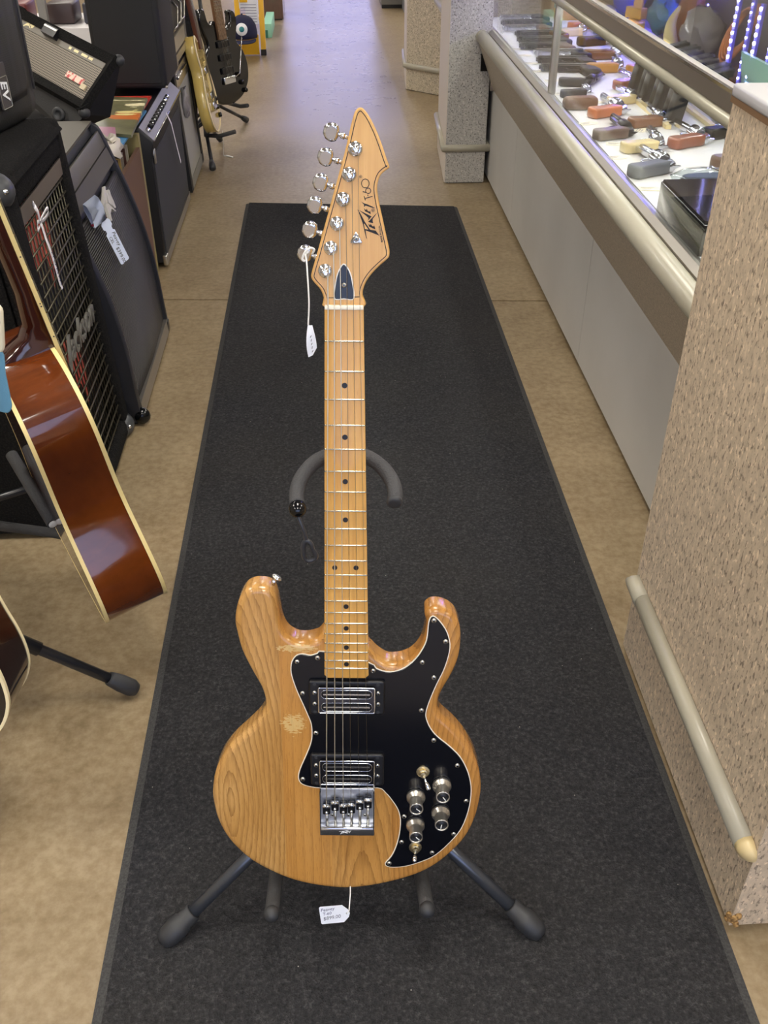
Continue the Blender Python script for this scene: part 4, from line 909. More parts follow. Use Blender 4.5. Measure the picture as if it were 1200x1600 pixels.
# bolt logo: four slashed spikes, seen on the grille
LOGM = T((-.586+.534, 2.60-2.28, .505)) @ Matrix(((0, -.310, .951, 0), (1, 0, 0, 0), (0, .951, .310, 0), (0, 0, 0, 1)))
BOLT = [[(0.0013, 0.0524), (0.0091, 0.0492), (-0.0104, 0.0394), (-0.0293, 0.0268), (-0.0393, 0.0191), (-0.0566, 0.0234), (-0.0446, 0.0303), (-0.0728, 0.025), (-0.0851, 0.0261), (-0.0727, 0.0288), (-0.038, 0.039)], [(-0.0015, 0.0428), (0.0018, 0.0377), (0.0007, 0.0294), (0.0029, 0.0239), (0.0052, 0.0121), (0.004, 0.0053), (-0.0151, 0.0045), (-0.0316, 0.0173), (-0.0227, 0.0214), (-0.0127, 0.0307)], [(0.0193, 0.0372), (0.0278, 0.0333), (0.0187, 0.0203), (0.0165, 0.0035), (0.0097, -0.0103), (-0.0005, -0.0092), (-0.0084, 0.0007), (-0.0027, 0.0123), (0.0097, 0.0281)], [(-0.0577, 0.023), (-0.036, 0.0172), (-0.0262, 0.0067), (-0.0028, -0.0165), (-0.0118, -0.015), (-0.0284, -0.0004), (-0.0428, -0.0026), (-0.057, -0.0048), (-0.0714, -0.0195), (-0.0821, -0.0157), (-0.0743, -0.0019), (-0.0643, 0.0143)]]
lgm = MB()
for p in BOLT: lgm.prism(p, -.004, .004)
lo_ = lgm.build('bolt_logo', mat('bolt_silver', (226, 224, 220), .35, .5), pv); lo_.matrix_local = LOGM
# bag tag stuck on it
bt_ = thing('price_tag', 'pale blue luggage-style price tag looped on the ribbed grille', 'price tag', M=T((-.586, 2.455, .475)) @ Matrix(((0, 0, 1, 0), (1, 0, 0, 0), (0, 1, 0, 0), (0, 0, 0, 1))) @ Rx(-15) @ Rz(9) @ Ry(-38) @ T((0, 0, .012)))
TB = mat('blue_white_tag', (214, 224, 246), .5)
card([(-.016, -.085), (-.013, -.088), (.013, -.088), (.016, -.085), (.016, .0), (.011, .004), (.011, .012), (.016, .016), (.016, .030), (.010, .036), (-.010, .036), (-.016, .030), (-.016, .016), (-.011, .012), (-.011, .004), (-.016, 0)], .001).xf(T((.012, 0, 0))).build('card', TB, bt_)
ribbon([(-.028, -.0, .030), (-.028, .006, .034), (-.028, .020, .070), (-.028, .018, .095), (-.028, .008, .102), (-.028, .001, .085), (-.028, .001, .034)], .044, up=(1, 0, 0)).xf(Matrix(((1, 0, 0, .020), (0, 0, 1, .006), (0, 1, 0, .002), (0, 0, 0, 1)))).build('loop', TB, bt_)
MB().bb(-.032, .016, .046, .050, .0, .010).build('rubber_band', mat('red_band', (170, 50, 70), .5), bt_)
text_mesh('Peavey', .0145, T((.019, -.021, .0008)) @ Rz(-90), 'handwriting', INKD, bt_, .0001, shear=.3)
text_mesh('CEL', .012, T((.004, -.017, .0008)) @ Rz(-90), 'handwriting', INKD, bt_, .0001, shear=.2)
text_mesh('$399.00', .0145, T((.009, -.064, .0008)) @ Rz(-90), 'handwriting', INKD, bt_, .0001, shear=.2)
# --- floor monitor wedge lying across the pile
def jit(mb, a, seed=1):
    r = random.Random(seed); c = {}
    for i, p in enumerate(mb.v):
        k = tuple(round(x, 5) for x in p)
        if k not in c: c[k] = (p[0]+r.uniform(-a, a), p[1]+r.uniform(-a, a), p[2]+r.uniform(-a, a))
        mb.v[i] = c[k]
    return mb
WA, WB, WL = Vector((-.588, 2.996, .80)), Vector((-.69, 2.89, .68)), Vector((-.36, .39, .08))
uL = WL.normalized(); uW = (WA-WB); uW = (uW-uL*uW.dot(uL)).normalized(); uN = uW.cross(uL)
if uN.z < 0: uN = -uN
WM = frameM(WB, tuple(uL), tuple(uW), tuple(uN)) if uL.cross(uW).dot(uN) > 0 else frameM(WB, tuple(uW), tuple(uL), tuple(uN))
wg = thing('stage_monitor', 'black wedge stage monitor with perforated grille lying on the pile of amps', 'speaker', M=WM)
Wi = WM.inverted(); wl = lambda p: Wi @ Vector(p)
tops = [WB, WB+WL, WA+WL, WA]
dn = [Vector((-.05, 0, -.060)), Vector((-.02, .02, -.05)), Vector((-.02, .02, -.16)), Vector((-.05, 0, -.16))]
tl = [wl(p) for p in tops]; bl = [wl(p+d) for p, d in zip(tops, dn)]
nn = Vector((0, 0, -.012))
MB().hexa([tuple(p) for p in bl]+[tuple(p+nn) for p in tl]).build('shell', TOLEX, wg)
cen = sum(tl, Vector())/4
def shr(k, z=0): return [tuple((cen+Vector(((p-cen).x, (p-cen).y, 0))*k)+Vector((0, 0, z))) for p in tl]
def edge(i, w=.030):
    a, b = tl[i], tl[(i+1) % 4]; c = cen; d = (b-a).normalized(); nrm = (c-a)-d*(c-a).dot(d); nrm.normalize()
    MB().hexa([tuple(a+nn), tuple(b+nn), tuple(b+nrm*w+nn), tuple(a+nrm*w+nn), tuple(a+nrm*.004+Vector((0, 0, .010))), tuple(b+nrm*.004+Vector((0, 0, .010))), tuple(b+nrm*w), tuple(a+nrm*w)]).build('rim', CARPETB, wg)
for i in range(4): edge(i)
PG_ = NG('perforated_steel'); v_ = PG_.n('ShaderNodeTexVoronoi'); v_.inputs['Scale'].default_value = 145; v_.inputs['Randomness'].default_value = 0; PG_.l(PG_.tc.outputs['Object'], v_.inputs['Vector'])
PG_.l(PG_.ramp(v_.outputs['Distance'], [(.30, (26, 24, 22)), (.46, (128, 118, 104))]), PG_.b.inputs['Base Color']); PG_.b.inputs['Roughness'].default_value = .5; PG_.b.inputs['Metallic'].default_value = .3
gr_ = MB().hexa(shr(.90, -.012)+shr(.90, -.006)).build('grille', PG_.m, wg)
def on(fx, fy): return tl[3]+(tl[2]-tl[3])*fx+(tl[0]-tl[3])*fy     # from right-top corner along length / down width
xd = (tl[2]-tl[3]).normalized(); yd = (tl[3]-tl[0]).normalized()
def plate(fx, fy, w, h, z0, z1, m, name, label=None):
    c = on(fx, fy); p = [c-xd*w/2-yd*h/2, c+xd*w/2-yd*h/2, c+xd*w/2+yd*h/2, c-xd*w/2+yd*h/2]
    return MB().hexa([tuple(q+Vector((0, 0, z0))) for q in p]+[tuple(q+Vector((0, 0, z1))) for q in p]).build(name, m, wg, label=label)
plate(.50, .17, .46, .036, -.006, -.0045, mat('monitor_panel', (104, 98, 88), .5), 'control_strip')
GOLDP = mat('pale_gold_print', (226, 212, 160), .5)
lb = MB()
for p in BOLT: lb.prism([(x*.5, y*.35) for x, y in p], 0, .0006)
c = on(.80, .20); lbo = lb.build('bolt_print', GOLDP, wg); lbo.matrix_local = Matrix(((-xd.x, yd.x, 0, c.x), (-xd.y, yd.y, 0, c.y), (0, 0, 1, -.0044), (0, 0, 0, 1)))
for fx, w in ((.40, .012), (.34, .022), (.26, .03), (.20, .02)): plate(fx, .21, w, .008, -.0046, -.004, GOLDP, 'panel_print')
h_ = plate(.60, .14, .070, .030, -.006, .012, BLACKP, 'recessed_handle'); plate(.60, .10, .066, .006, -.003, .014, WHITE, 'handle_edge')
plate(.22, .60, .085, .020, -.006, -.002, mat('red_white_sticker', (222, 196, 180), .5, var=(60, (190, 60, 60), .5, .55)), 'sticker', 'red and white sticker')
plate(.12, .66, .024, .016, -.006, -.0018, mat('cream_sticker', (196, 182, 150), .5), 'sticker')
jb_ = WB+WL*.14+Vector((-.03, -.004, -.030))
MB().lathe([(.020, 0), (.021, .006), (.012, .010), (.010, .004), (.001, .004)], 16, tuple(wl(jb_)), tuple(WM.to_3x3().inverted() @ Vector((-.3, -.9, .2)))).build('rubber_foot', RUBBER, wg)
for p in (tl[3], tl[0]): MB().sph(tuple(p+(cen-p)*.03+Vector((0, 0, -.012))), .017, 12, 8).build('corner_protector', RUBBER, wg)

# --- crate of records, amp head behind it
crt = thing('record_crate', 'olive-sided wooden record crate between the two combo amplifiers', 'crate', (-.640, 2.93, 0))
OL = mat('olive_board', (150, 138, 92), .7, var=(8, (134, 122, 80))); BRB = mat('brown_board', (104, 76, 60), .7)
MB().bb(-.36, 0, 0, .012, 0, .49).build('end_board', BRB, crt)
MB().bb(-.36, 0, .46, .49, 0, .49).build('end_board', OL, crt)
MB().bb(-.012, 0, .012, .46, 0, .45).build('side_board', BRB, crt); MB().bb(-.36, -.348, .012, .46, 0, .45).build('side_board', BRB, crt)
MB().bb(-.348, -.012, .012, .46, .0, .012).build('bottom_board', BRB, crt)
hd = tag(MB().bb(-1.04, -.83, 3.05, 3.40, .494, .615).build('amplifier_head', TOLEX, None, .008), 'small black amplifier head under the far end of the stage monitor', 'amplifier')
# records standing in the crate
rc = [(190, 60, 50), (70, 110, 160), (210, 200, 180), (60, 50, 60), (180, 150, 90), (150, 140, 130), (90, 60, 50), (200, 190, 170)]
rn = ['red', 'blue', 'cream', 'charcoal', 'ochre', 'grey', 'brown', 'ivory']
for i in range(8):
    tag(MB().bb(-.335, -.025, 0, .005, 0, .315).build('record_sleeve', mat('sleeve_'+rn[i], rc[i], .4), None), '%s record sleeve standing upright in the olive crate' % rn[i], 'record', 'records standing in the crate').matrix_world = T((-.64, 2.97+i*.045, .165)) @ Rx(-4)
# --- sleeves lying on top
def sleeve_art():
    g = NG('sleeve_art'); P = g.tc.outputs['Object']; X = g.sep(P)
    c = g.ramp(g.noise(P, 9, 3), [(.35, (86, 84, 58)), (.6, (122, 120, 88))])
    n = g.math('MULTIPLY', g.math('SUBTRACT', g.noise(g.mapping(P, (8, 30, 1)), 1, 3), .5), .16)
    def spot(cx, cy, rx, ry, col, c):
        ex = g.math('DIVIDE', g.math('SUBTRACT', X[0], cx), rx); ey = g.math('DIVIDE', g.math('SUBTRACT', g.math('ADD', X[1], n), cy), ry)
        return g.mix(g.math('LESS_THAN', g.math('ADD', g.math('MULTIPLY', ex, ex), g.math('MULTIPLY', ey, ey)), 1), c, col)
    c = spot(.04, -.04, .075, .045, (206, 116, 54), c); c = spot(.035, .02, .05, .028, (236, 222, 150), c); c = spot(.05, .13, .05, .02, (240, 232, 190), c)
    c = spot(-.03, .20, .10, .014, (222, 214, 176), c)
    g.l(c, g.b.inputs['Base Color']); g.b.inputs['Roughness'].default_value = .3; return g.m
art = sleeve_art()
def sleeve(name, label, poly, z0, z1, m):
    cx = sum(p[0] for p in poly)/4; cy = sum(p[1] for p in poly)/4
    o = MB().prism([(x-cx, y-cy) for x, y in poly], 0, z1-z0).build(name, m); o.location = (cx, cy, z0); return tag(o, label, 'record', 'sleeves lying on the amps')
sleeve('record_sleeve', 'red record sleeve lowest under the plain black speaker box', [(-.84, 3.46), (-.66, 3.46), (-.66, 3.88), (-.84, 3.88)], .503, .510, mat('sleeve_red', (190, 60, 50), .4))
sleeve('record_sleeve', 'blue record sleeve poking out under the olive-green one', [(-.74, 3.12), (-.650, 3.15), (-.640, 3.62), (-.74, 3.62)], .511, .517, mat('sleeve_blue2', (60, 130, 180), .35))
sleeve('record_sleeve', 'olive-green patterned record sleeve on top of the stack', [(-.785, 3.30), (-.632, 3.24), (-.655, 3.76), (-.815, 3.80)], .518, .528, art)
sleeve('record_sleeve', 'small magenta sleeve in front of the olive-green sleeve', [(-.785, 3.34), (-.697, 3.32), (-.668, 3.18), (-.74, 3.16)], .529, .533, mat('sleeve_magenta', (176, 112, 144), .35))
bag = MB().sph((0, 0, 0), .055, 14, 10, (.7, 1.2, .55)); jit(bag, .012, 4)
tag(bag.build('plastic_bag', mat('cloudy_plastic', (214, 206, 190), .25)), 'crumpled cloudy plastic bag stuffed in the olive crate', 'bag').location = (-.685, 3.12, .52)

# --- combo amp with knob panel
fd = thing('combo_amplifier', 'black combo amplifier with a sloping silver knob panel', 'amplifier', (-.611, 3.44, 0))
FL = .80
fp = [(-.004, .02), (-.002, .40), (.010, .445), (.008, .456), (-.036, .497), (-.27, .497), (-.27, .02)]
MB().loft([[(x, y, z) for x, z in fp] for y in (0, FL)], False).build('shell', TOLEX, fd, .006)
MB().bb(-.008, .001, .03, FL-.03, .05, .40).build('grille_cloth', mat('charcoal_cloth', (52, 52, 56), .85, bump=(700, .5)), fd)
MB().bb(-.008, .0035, .012, FL-.012, .012, .045).build('kick_trim', KICK, fd); MB().bb(-.012, .005, -.003, .03, .012, .05).build('corner_plate', NICKEL, fd, .003)
pan = MB().hexa([(.006, .015, .450), (-.038, .015, .491), (-.038, FL-.01, .491), (.006, FL-.01, .450), (.0105, .015, .456), (-.034, .015, .4985), (-.034, FL-.01, .4985), (.0105, FL-.01, .456)]).build('control_panel', mat('silver_panel', (132, 130, 136), .4, .3), fd)
MB().tube([(.011, .015, .453), (.011, FL-.01, .453)], .003, 6).build('panel_trim', CHROME, fd)
for i in range(8):
    y = .10+i*.048
    kb = MB().lathe([(.0105, 0), (.0095, .012), (.0065, .018), (.001, .018)], 14, (-.012, y, .4775), (.69, 0, .73)).build('knob', BLACKP, fd)
    MB().sph((.002, y, .4925), .0035, 8, 5).build('knob_cap', CHROME, kb)
for y in (.05, .50, .56): MB().lathe([(.009, 0), (.009, .008), (.004, .012)], 12, (-.012, y, .4775), (.69, 0, .73)).build('jack', CHROME, fd)
MB().bb(-.012, .006, .03, .05, .37, .42).build('hinge_plate', NICKEL, fd, .002)
ct = thing('cable_tie_tag', 'thin white tag strip hanging down the front of the knob-panel amplifier', 'price tag', (-.598, 3.781, .470))
ribbon([(.002, 0, 0), (.008, .05, -.05), (.008, .11, -.14), (.009, .165, -.225)], .012, up=(0, .9, .4)).build('strip', RIB, ct)
# --- plain black speaker box
bx = thing('speaker_box', 'plain black upright speaker box standing on the record sleeves', 'speaker', (-.715, 3.90, .529))
MB().bb(-.145, .118, 0, .34, 0, .56).build('enclosure', mat('black_matt_box', (24, 25, 29), .6, bump=(500, .3)), bx, .016, 3)
MB().bb(-.128, .098, -.004, .012, .02, .54).build('grille', mat('black_grille_cloth', (34, 35, 38), .8, bump=(900, .5)), bx, .004)
MB().sph((.112, .006, .006), .006, 8, 6).build('corner_stud', NICKEL, bx)
# --- tall amp with grey grille cloth
ga = thing('combo_amplifier', 'tall amplifier with pale grey grille cloth and black frame', 'amplifier', (-.605, 4.30, 0))
MB().hexa([(-.02, 0, .015), (-.34, 0, .015), (-.34, .52, .015), (-.02, .52, .015), (-.045, 0, .525), (-.34, 0, .525), (-.34, .52, .525), (-.045, .52, .525)]).build('shell', TOLEX, ga)
def gbar(y0, y1, z0, z1, m, nm, x0=.0, d=.03): 
    f_ = lambda z: x0-.049*z
    MB().hexa([(f_(z0), y0, z0), (f_(z0)-d, y0, z0), (f_(z0)-d, y1, z0), (f_(z0), y1, z0), (f_(z1), y0, z1), (f_(z1)-d, y0, z1), (f_(z1)-d, y1, z1), (f_(z1), y1, z1)]).build(nm, m, ga)
gbar(0, .05, .015, .52, TOLEX, 'frame'); gbar(.47, .52, .015, .52, TOLEX, 'frame')
gbar(.05, .47, .06, .43, mat('grey_grille_cloth', (150, 148, 142), .9, bump=(600, .5)), 'grille_cloth', -.004)
gbar(.05, .47, .43, .50, mat('brushed_panel', (186, 182, 188), .25, .9), 'control_panel', -.001)
gbar(.05, .47, .015, .058, mat('grey_kick', (120, 118, 112), .5), 'kick_panel', -.001)
MB().tube([(-.018, .06, .475), (-.018, .36, .475)], .006, 8).build('handle', CHROME, ga)
jk = MB().sph((-.008, .16, .36), .05, 10, 8, (.3, .8, 1.2)); jit(jk, .010, 9)
tag(jk.build('plastic_wrap', mat('grey_wrap', (136, 132, 134), .3)), 'torn grey plastic wrap hanging on the pale grey amplifier', 'wrap').location = (-.607, 4.30, 0)
# --- rack case
rk = thing('rack_case', 'black road case with silver corners on the tall amplifier', 'case', (-.625, 4.31, .527))
MB().bb(-.32, -.012, 0, .49, 0.0, .27).build('shell', mat('case_laminate', (24, 26, 34), .4), rk)
AL = mat('case_aluminium', (190, 184, 172), .3, .9)
for y0, y1, z0, z1 in ((0, .49, 0, .03), (0, .49, .24, .275), (.0, .02, .03, .24), (.47, .49, .03, .24)): MB().bb(-.014, .004, y0, y1, z0, z1).build('edge_extrusion', AL, rk)
for y in (.012, .478):
    for z in (.016, .258): MB().sph((-.006, y, z), .026, 12, 8).build('ball_corner', NICKEL, rk)
fc = MB().bb(-.010, -.002, .03, .46, .10, .235).build('rack_panel', mat('rack_face', (60, 60, 62), .4, .5), rk)
MB().bb(-.010, .000, .03, .46, .035, .095).build('rack_panel', mat('rack_face_pale', (176, 168, 148), .4, .3), rk)
for i in range(3):
    y = .09+i*.12; MB().tube([(0, y, .12), (.02, y+.01, .14), (.02, y+.07, .20), (0, y+.08, .22)], .005, 6).build('rack_handle', NICKEL, fc)
# --- soft gig bag
gb_ = MB().rprism(catmull([(-.05, 0), (.03, .0), (.05, .2), (.055, .5), (.03, .75), (.0, .98), (-.03, .75), (-.055, .45)], 4), [(.015, -.035), (0, -.02), (0, .02), (.015, .035)])
jit(gb_, .003, 2)
o = tag(gb_.build('gig_bag', mat('black_nylon', (16, 16, 18), .6, bump=(80, .6, .01))), 'black soft gig bag hanging behind the pale grey amplifier', 'bag'); o.matrix_world = T((-.69, 4.93, .03)) @ Rz(25) @ Rx(90) @ Rz(-4)

# ------------------------------------------------------------------ guitars further along
def far_guitar(name, label, M, outline, bm, th, pgm, pup, neckm, scale_len, boardm):
    t = thing(name, label, 'guitar', M=M)
    MB().rprism(outline, [(.006, -th), (0, -th+.006), (0, -.006), (.006, 0)]).build('body', bm, t)
    if pgm: MB().prism(pgm[0], -.001, .0025).build('pickguard', pgm[1], t)
    y0 = scale_len
    MB().hexa([(-.028, y0, -.010), (.028, y0, -.010), (.021, y0+.56, -.010), (-.021, y0+.56, -.010), (-.028, y0, .010), (.028, y0, .010), (.021, y0+.56, .010), (-.021, y0+.56, .010)]).build('neck', neckm, t, .004)
    fb = MB().hexa([(-.028, y0, .008), (.028, y0, .008), (.021, y0+.56, .008), (-.021, y0+.56, .008), (-.028, y0, .013), (.028, y0, .013), (.021, y0+.56, .013), (-.021, y0+.56, .013)]).build('fretboard', boardm, t)
    for i in range(1, 20):
        v = y0+.56-(.65-.65*2**(-i/12))
        if v > y0+.005: MB().bb(-.027, .027, v-.0012, v+.0012, .012, .0148).build('fret', fret_m, fb)
    for v in pup: MB().rprism(rrect(.085, .030, .005, 3, 0, v), [(0, 0), (0, .009), (.002, .011)]).build('pickup', CHROME if pgm and pgm[1] is CREAM else BLACKP, t)
    MB().rprism(rrect(.085, .035, .004, 3, 0, .115), [(0, 0), (0, .010), (.003, .014)]).build('bridge', CHROME, t)
    MB().prism([(-.03, y0+.56), (.03, y0+.56), (.045, y0+.74), (-.02, y0+.75)], -.014, .002).build('headstock', neckm, t)
    for i in range(6): MB().tube([(-.02+.008*i, .12, .016), (-.016+.0064*i, y0+.56, .016)], .0006, 4).build('string', NICKEL, t)
    for x, y in ((.075, .13), (.095, .09), (.11, .05)): MB().lathe([(.012, 0), (.011, .012), (.008, .016), (.001, .016)], 14, (x, y, 0)).build('knob', BLACKG, t)
    return t
bs = catmull([((x)*.93/1000, (y+27)*.93/1000) for x, y in BODY], 2)
up1 = Vector((-.075, .06, 1)); n1 = Vector((.80, -.58, .12))
BLKG = mat('black_lacquer', (10, 10, 14), .15, coat=.6)
fg1 = far_guitar('electric_guitar', 'glossy black electric guitar with whammy bar standing past the amplifiers', ortho((-.478, 5.20, .185), n1, up1), bs, BLKG, .042, None, (.16, .22, .28), mat('brown_neck', (120, 84, 56), .4), .30, mat('rosewood2', (110, 84, 62), .5, var=(80, (150, 122, 96))))
MB().tube([(.03, .12, .016), (.05, .14, .04), (.10, .30, .045)], .003, 8).build('whammy_bar', CHROME, fg1)
ga_ = catmull([(0, 0), (.09, .012), (.150, .06), (.168, .13), (.150, .20), (.112, .26), (.112, .31), (.130, .36), (.112, .40), (.07, .405), (.035, .38), (-.035, .40), (-.09, .425), (-.128, .39), (-.130, .33), (-.112, .27), (-.150, .20), (-.168, .13), (-.150, .06), (-.09, .012)], 3)
GOLDT = mat('cream_gold_lacquer', (206, 180, 100), .22, coat=.6)
fg2 = far_guitar('electric_guitar', 'cream-gold single-cutaway electric guitar on a low stand beside the gig bag', ortho((-.520, 4.83, .150), (.985, .0, .15), (-.125, .05, 1)), ga_, GOLDT, .05, ([(.02, .10), (.11, .12), (.12, .19), (.06, .30), (.02, .30)], CREAM), (.16, .27), mat('mahogany_neck2', (96, 52, 34), .4), .36, mat('rosewood3', (112, 92, 80), .5))
MB().tube([(x, y, .0) for x, y in inset(ga_, .002)], .004, 6, closed=True).build('binding', mat('pale_binding2', (240, 226, 184), .3), fg2)
def small_stand(label, c, feet, top, prongs):
    s = thing('guitar_stand', label, 'guitar stand', (c[0], c[1], 0)); o = Vector((c[0], c[1], 0)); q = lambda p: tuple(Vector(p)-o)
    h = Vector((c[0], c[1], .16))
    for f_ in feet:
        f_ = Vector(f_); d = (f_-h).normalized(); l_ = MB().tube([q(h), q(f_)], .009, 10).build('leg', TUBEB, s)
        MB().lathe([(.012, 0), (.016, .025), (.016, .05), (.008, .056)], 12, q(f_-d*.045), tuple(d)).build('rubber_foot', RUBBER, l_)
    MB().tube([q(h), q(top)], .010, 10).build('shaft', TUBEB, s)
    for p in prongs: MB().tube([q(x) for x in p], .010, 10).build('prong', FOAM, s)
small_stand('low black guitar stand under the cream-gold guitar', (-.60, 4.95), ((-.551, 4.672, .017), (-.56, 5.20, .017), (-.80, 5.05, .017)), (-.66, 4.97, .75), (((-.60, 4.95, .16), (-.59, 4.86, .120), (-.52, 4.82, .125), (-.44, 4.80, .150)),))
small_stand('black guitar stand with splayed feet under the glossy black guitar', (-.58, 5.33), ((-.447, 5.594, .017), (-.76, 5.15, .017), (-.80, 5.40, .017)), (-.62, 5.36, .8), (((-.58, 5.33, .16), (-.52, 5.33, .165), (-.44, 5.22, .17), (-.40, 5.17, .185)),))
# price cord lying from the stand on the floor
tag(MB().tube(catmull([(-.512, 4.90, .13), (-.515, 4.91, .06), (-.520, 4.935, .004), (-.50, 4.92, .004), (-.472, 4.896, .004)], 4, False), [.0012]*9+[.004]*8, 6).build('tag_string', WHITE), 'white tag string trailing to the floor below the cream-gold guitar', 'price tag')

# ------------------------------------------------------------------ far end of the aisle
YEL = mat('yellow_enamel', (240, 186, 24), .35); NAVY = mat('navy_cloth', (32, 34, 66), .9, bump=(500, .4))
yl = thing('step_ladder', 'yellow step ladder plastered with notices at the far end', 'ladder', (-.53, 7.56, 0))
MB().bb(-.085, .062, -.01, .01, .004, .135).build('base_plate', YEL, yl)
for x in (-.095, .075):
    r_ = MB().hexa([(x, -.02, .03), (x+.035, -.02, .03), (x+.035, .03, .03), (x, .03, .03), (x, .18, 1.3), (x+.035, .18, 1.3), (x+.035, .22, 1.3), (x, .22, 1.3)]).build('side_rail', YEL, yl)
    MB().bb(x-.002, x+.037, -.024, .034, 0, .04).build('rubber_foot', BLACKP, r_)
for i, z in enumerate((.24, .48, .72, .96)): MB().bb(-.06, .075, .02+z*.14, .14+z*.14, z-.02, z).build('tread', YEL, yl)
MB().bb(-.06, .07, .005, .012, .30, .42).build('notice', PAPER, yl); MB().bb(-.02, .072, -.003, .003, .20, .36).build('notice', PAPER, yl); MB().bb(-.055, .0, -.004, .004, .34, .43).build('notice', YEL, yl)
lt = MB()
for i in range(7): lt.bb(-.05, .06, -.0045, -.0035, .215+i*.018, .219+i*.018)
lt.build('printed_lines', mat('print_grey', (140, 140, 160), .7), yl)
hat = thing('baseball_cap', 'navy baseball cap with round white and teal badge on the yellow ladder', 'cap', (-.565, 7.42, .14))
hc = MB().lathe([(.098, 0), (.100, .03), (.092, .08), (.066, .120), (.03, .138), (.001, .142)], 22).xf(Matrix.Scale(1.12, 4, (0, 1, 0))).build('crown', NAVY, hat)
MB().sph((0, 0, .143), .007, 8, 6).build('top_button', NAVY, hc)
bl_ = [(-.09, -.06), (-.085, -.12), (-.05, -.165), (0, -.18), (.05, -.165), (.085, -.12), (.09, -.06), (.05, -.10), (0, -.11), (-.05, -.10)]
MB().loft([[(x, y, z-.8*x*x-.15*abs(y+.06)) for x, y in catmull(bl_, 3)] for z in (.0, .006)], True).build('brim', NAVY, hat)
bm_ = T((0, -.104, .065)) @ Rx(75)
b1 = MB().lathe([(.040, 0), (.040, .004), (.001, .004)], 24).xf(bm_).build('badge', PAPER, hat); MB().lathe([(.018, .003), (.018, .006), (.001, .006)], 18).xf(bm_).build('badge_centre', mat('teal', (40, 130, 140), .5), hat)
tb = thing('storage_box', 'small mint green box on the floor behind the yellow ladder', 'box', (-.435, 8.55, 0))
MB().bb(-.035, .03, -.30, .30, 0, .10).build('body', mat('mint', (150, 210, 186), .5), tb, .004); MB().bb(-.037, .0, -.303, -.29, 0, .055).build('label_panel', mat('dark_mint', (50, 120, 100), .5), tb)
wc = thing('wood_cabinet', 'dark brown wood-grain cabinet end beyond the yellow ladder', 'cabinet', (-.42, 9.10, 0))
MB().bb(-.10, .08, 0, .5, .01, .8).build('side', redwood('walnut', (84, 58, 48), (106, 76, 62), .5), wc); MB().bb(-.09, .07, .02, .48, 0, .01).build('base', BLACKP, wc)
# white shelving with clutter, glimpsed over the wedge
shf = thing('shelving_unit', 'white shelf with grey upright glimpsed above the stage monitor', 'shelf', (-1.45, 5.6, 0))
MB().bb(-.02, .02, -.02, .02, 0, 1.3).build('upright', mat('grey_upright', (150, 150, 148), .4, .4), shf)
for z in (.16, .46): MB().bb(-.5, .42, 0, .5, z, z+.025).build('shelf_board', mat('white_board', (226, 224, 226), .5), shf)
MB().bb(.10, .40, -.02, .0, .30, .485).build('front_panel', mat('white_board', (226, 224, 226)), shf)
for i, (x, rgb, nm) in enumerate(((-.18, (112, 50, 48), 'red'), (.06, (70, 56, 56), 'brown'), (.25, (60, 60, 70), 'charcoal'))):
    tag(MB().bb(-.07, .07, -.10, .10, 0, .10).build('toolbox', mat('toolbox_'+nm, rgb, .4), None, .01), '%s metal box on the white shelf at the back left' % nm, 'box', 'boxes on the white shelf').location = (-1.45+x, 5.8, .486)
ch_ = thing('plastic_stool', 'white plastic stool in front of the back-left shelf', 'stool', (-1.12, 5.9, 0))
MB().rprism(rrect(.24, .24, .04, 4), [(.01, .30), (0, .31), (0, .33), (.01, .335)]).build('seat', WHITE, ch_)
for sx in (-1, 1):
    for sy in (-1, 1): MB().tube([(sx*.12, sy*.12, 0), (sx*.09, sy*.09, .31)], .018, 10).build('leg', WHITE, ch_)
